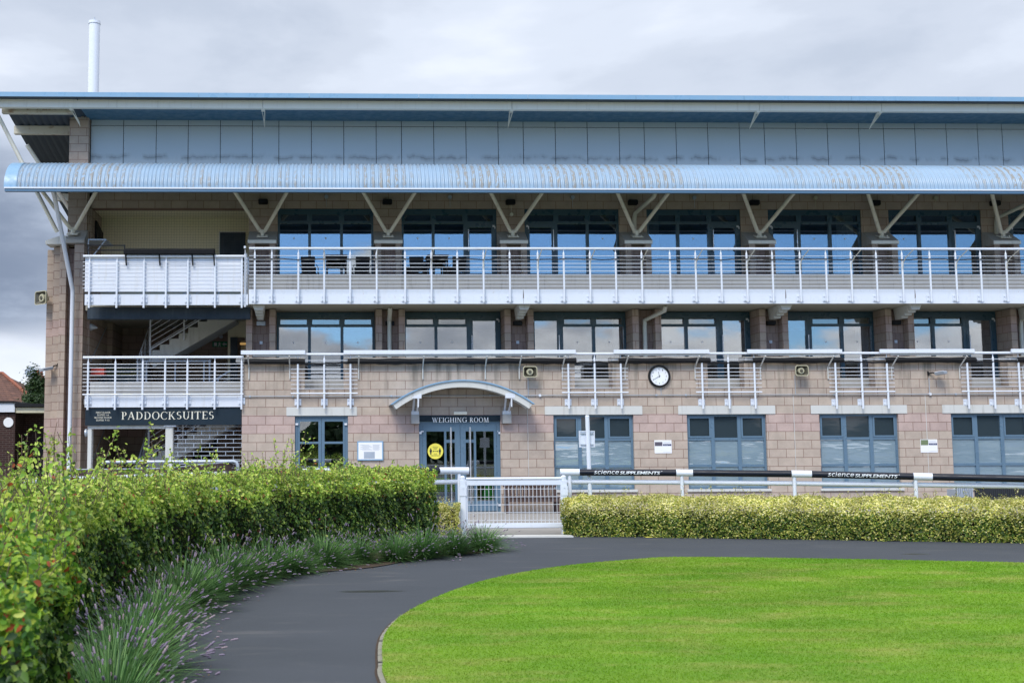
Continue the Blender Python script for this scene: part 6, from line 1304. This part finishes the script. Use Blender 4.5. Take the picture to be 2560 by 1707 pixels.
for v0_, v1_, mat_, lab in ((2437, 2600, DRKSHUT, 'black slatted bench against the wall at the far right'), (2392, 2436, GALV, 'grey slatted bin beside the black bench at the far right')):
    Yc_ = 27.0; a, b = at(v0_, 1218, Yc_), at(v1_, 1240, Yc_); t = thing('slatted_bench' if v1_ > 2500 else 'slatted_bin', lab, 'bench' if v1_ > 2500 else 'bin', None, ((a.x + b.x) / 2, Yc_, 0)); m = MB(); n = int((b.x - a.x) / 0.05)
    for i in range(n): m.box(a.x + 0.05 * i, a.x + 0.05 * i + 0.035, Yc_, Yc_ + 0.03, 0.4 if v1_ > 2500 else 0.05, a.z)
    m.box(a.x, b.x, Yc_ + 0.031, Yc_ + 0.06, a.z - 0.04, a.z + 0.01); m.build('slats', mat_, t)
    MB().box(a.x, b.x, Yc_ - (0.45 if v1_ > 2500 else -0.061), Yc_ + (0.03 if v1_ > 2500 else 0.45), 0.36 if v1_ > 2500 else 0.01, 0.399 if v1_ > 2500 else a.z - 0.05).build('seat' if v1_ > 2500 else 'container', mat_, t)
    if v1_ > 2500:
        for xx in (a.x + 0.1, b.x - 0.1): MB().box(xx - 0.03, xx + 0.03, Yc_ - 0.4, Yc_, 0, 0.359).build('leg', mat_, t)
# yellow hose end poking out under the hedge
t = thing('yellow_strap', 'short flat yellow strip lying under the foot of the variegated hedge', 'strip', None, gnd(1632, 1342)); a, b = gnd(1611, 1341.5), gnd(1653, 1342.5); MB().box(a.x, b.x, a.y - 0.1, a.y - 0.04, 0.003, 0.012).build('strip', STICK, t)

# ------------------------------------------------------------------ beyond the west end: brick outbuilding, houses, trees
Yo = 40.0; t = thing('brick_outbuilding', 'low dark brick outbuilding with flat roof at the left edge behind the hedge', 'outbuilding', None, (-13, Yo, 0)); ox = lambda v: ax(v, 1050, Yo); oz = lambda v: az(50, v, Yo)
x1_ = ox(113) + 2.0
MB().box(-20, ox(38), Yo, Yo + 5, 0, oz(1032)).build('wall', BRICK, t); MB().box(ox(38) + 0.001, x1_, Yo + 1.2, Yo + 5, 0, oz(1032)).build('wall', BRICK, t)
MB().box(-20, ox(38), Yo - 0.1, Yo + 5.1, oz(1029.5), oz(1007)).build('white_fascia', WHITE, t); MB().box(-20, ox(37), Yo - 0.15, Yo + 5.2, oz(1007) + 0.001, oz(1002)).build('roof_edge', BLACK, t)
MB().box(ox(38) + 0.002, x1_, Yo - 0.02, Yo + 5.05, oz(1031), oz(1018)).build('beam', CREAMW, t); MB().prism([(ox(38) + 0.002, Yo - 0.15, oz(1007.5)), (x1_, Yo - 0.15, oz(1012)), (x1_, Yo - 0.15, oz(1018) + 0.002), (ox(38) + 0.002, Yo - 0.15, oz(1016))], (0, 5.2, 0)).build('roof_edge', BLACK, t)
MB().box(ox(66), ox(100), Yo + 1.15, Yo + 1.199, 0, oz(1095)).build('doorway', BLACK, t)
c = at(21, 1055, Yo - 0.03); t = thing('round_sign', 'round white disc sign on the brick outbuilding', 'sign', None, (c.x, Yo, c.z)); MB().add([(c.x + 0.17 * math.cos(k * math.pi / 16), Yo - 0.04 + d, c.z + 0.17 * math.sin(k * math.pi / 16)) for d in (0, 0.03) for k in range(32)], [tuple(range(32)), tuple(range(63, 31, -1))] + [(k, (k + 1) % 32, (k + 1) % 32 + 32, k + 32) for k in range(32)]).build('disc', PAPER, t); MB().tube([(c.x, Yo - 0.03, c.z + 0.17), (c.x, Yo - 0.03, c.z + 0.3)], 0.012, 6).build('hanger', BLACK, t)
def house(label, Yh_, rx0, rx1, ridge_y, ex0, ex1, eave_y, chims, dep=9):
    hx = lambda v: ax(v, 980, Yh_); hz = lambda v: az(50, v, Yh_); t = thing('tiled_house', label, 'house', 'houses beyond the outbuilding', ((hx(ex0) + hx(ex1)) / 2, Yh_, 0)); zr_, ze = hz(ridge_y), hz(eave_y)
    y0, y1, yr = Yh_, Yh_ + dep, Yh_ + dep / 2; E0, E1, R0_, R1_ = hx(ex0), hx(ex1), ax(rx0, 980, yr), ax(rx1, 980, yr); zr_ = az(50, ridge_y, yr)
    MB().add([(E0, y0, ze), (E1, y0, ze), (R1_, yr, zr_), (R0_, yr, zr_), (E1, y1, ze), (E0, y1, ze)], [(0, 1, 2, 3), (1, 4, 2), (4, 5, 3, 2), (5, 0, 3)]).build('roof', TILE, t)
    MB().tube([(R0_, yr, zr_ + 0.03), (R1_, yr, zr_ + 0.03), (E1, y0, ze + 0.03)], 0.11, 6).build('ridge_tiles', BRICKR, t); MB().box(E0 + 0.3, E1 - 0.4, y0 + 0.4, y1 - 0.4, 0, ze + 0.05).build('wall', BRICKR, t)
    for a, b, tp, bt in chims:
        ch = MB().box(hx(a), hx(b), yr - 0.5, yr + 0.4, hz(bt) - 1.5, hz(tp + 2)).box(hx(a) - 0.06, hx(b) + 0.06, yr - 0.56, yr + 0.46, hz(tp + 2) + 0.001, hz(tp)).build('chimney', BRICKR, t)
        for q in (0.3, 0.7): MB().tube([(hx(a) + (hx(b) - hx(a)) * q, yr, hz(tp)), (hx(a) + (hx(b) - hx(a)) * q, yr, hz(tp) + 0.35)], 0.13, 10).build('chimney_pot', BRICKR, ch)
    return t, hx, hz, yr
t, hx, hz, yr = house('brown tiled house with a brick chimney behind the outbuilding', 62, -60, 6, 934, -75, 96, 1010, [(33, 53, 925, 965)])
MB().tube([(hx(29), yr - 0.6, hz(960)), (hx(29), yr - 0.6, hz(920))], 0.03, 6).tube([(hx(23), yr - 0.6, hz(910)), (hx(50), yr - 0.6, hz(911))], 0.02, 5).tube([(hx(52), yr - 0.6, hz(925)), (hx(52), yr - 0.6, hz(905))], 0.02, 5).build('aerial', GALV, t)
MB().tube([(hx(29), yr - 0.75, hz(918)), (hx(29), yr - 0.6, hz(918))], 0.32, 16, r2=0.2).build('satellite_dish', GALV, t)
house('far brick house with a row of low chimneys seen between roof and tree', 95, 62, 84, 975, 48, 100, 995, [(56, 66, 948, 965), (72, 88, 955, 972)])
def tree(label, x, y, H, rad, nleaf, trunk_r, seed, z0=0.3):
    rs = np.random.default_rng(seed); t = thing('garden_tree', label, 'tree', 'trees beyond the west end', (x, y, 0)); m = MB().tube([(x, y, 0), (x + 0.1, y, H * 0.5), (x, y, H * 0.95)], trunk_r, 8, r2=0.04)
    cen = []
    for i in range(26):
        f = 0.25 + 0.75 * (i / 26); a = i * 2.4; rr_ = rad * (1.15 - f) * rs.uniform(0.6, 1.1); c_ = np.array([x + math.cos(a) * rr_, y + math.sin(a) * rr_, H * f * rs.uniform(0.93, 1.05)]); cen.append(c_); m.tube([(x, y, H * f * 0.85), tuple(c_)], 0.06, 5, r2=0.02)
    m.build('trunk', BARK, t); cen = np.array(cen); idx = rs.integers(0, 26, nleaf); P = cen[idx] + rs.normal(0, 1, (nleaf, 3)) * np.array([0.30, 0.30, 0.26]) * rad * 0.75; v, f = leaf_quads(P, P - np.array([x, y, H * 0.6]), 0.12, 0.8); mesh_np('crown', v, f, LF_TREE, t)
c = at(92, 930, 55); tree('dark conical tree between the houses and the end pier', c.x, 55, az(92, 921, 55), 0.85, 9000, 0.16, 2)
c = at(84, 1000, 52); tree('low dark ivy covered tree just above the outbuilding roof', c.x, 52, az(84, 978, 52), 0.7, 4500, 0.14, 3)
# a belt of trees behind the camera, mirrored in the ground floor windows
n = 26000; P = np.stack([RNG.uniform(-75, 75, n), RNG.normal(-62, 1.5, n), np.abs(RNG.normal(0, 1, n))], 1); P[:, 2] = RNG.uniform(0, 1, n) ** 0.8 * (5.0 + 1.5 * np.sin(P[:, 0] * 0.21) + 1.0 * np.sin(P[:, 0] * 0.63 + 1))
v, f = leaf_quads(P, np.tile([0, 1.0, 0.3], (n, 1)), 0.9, 0.5); o = mesh_np('far_tree_belt', v, f, LF_TREE); tag(o, 'far belt of trees on the other side of the paddock', 'trees', kind='stuff')
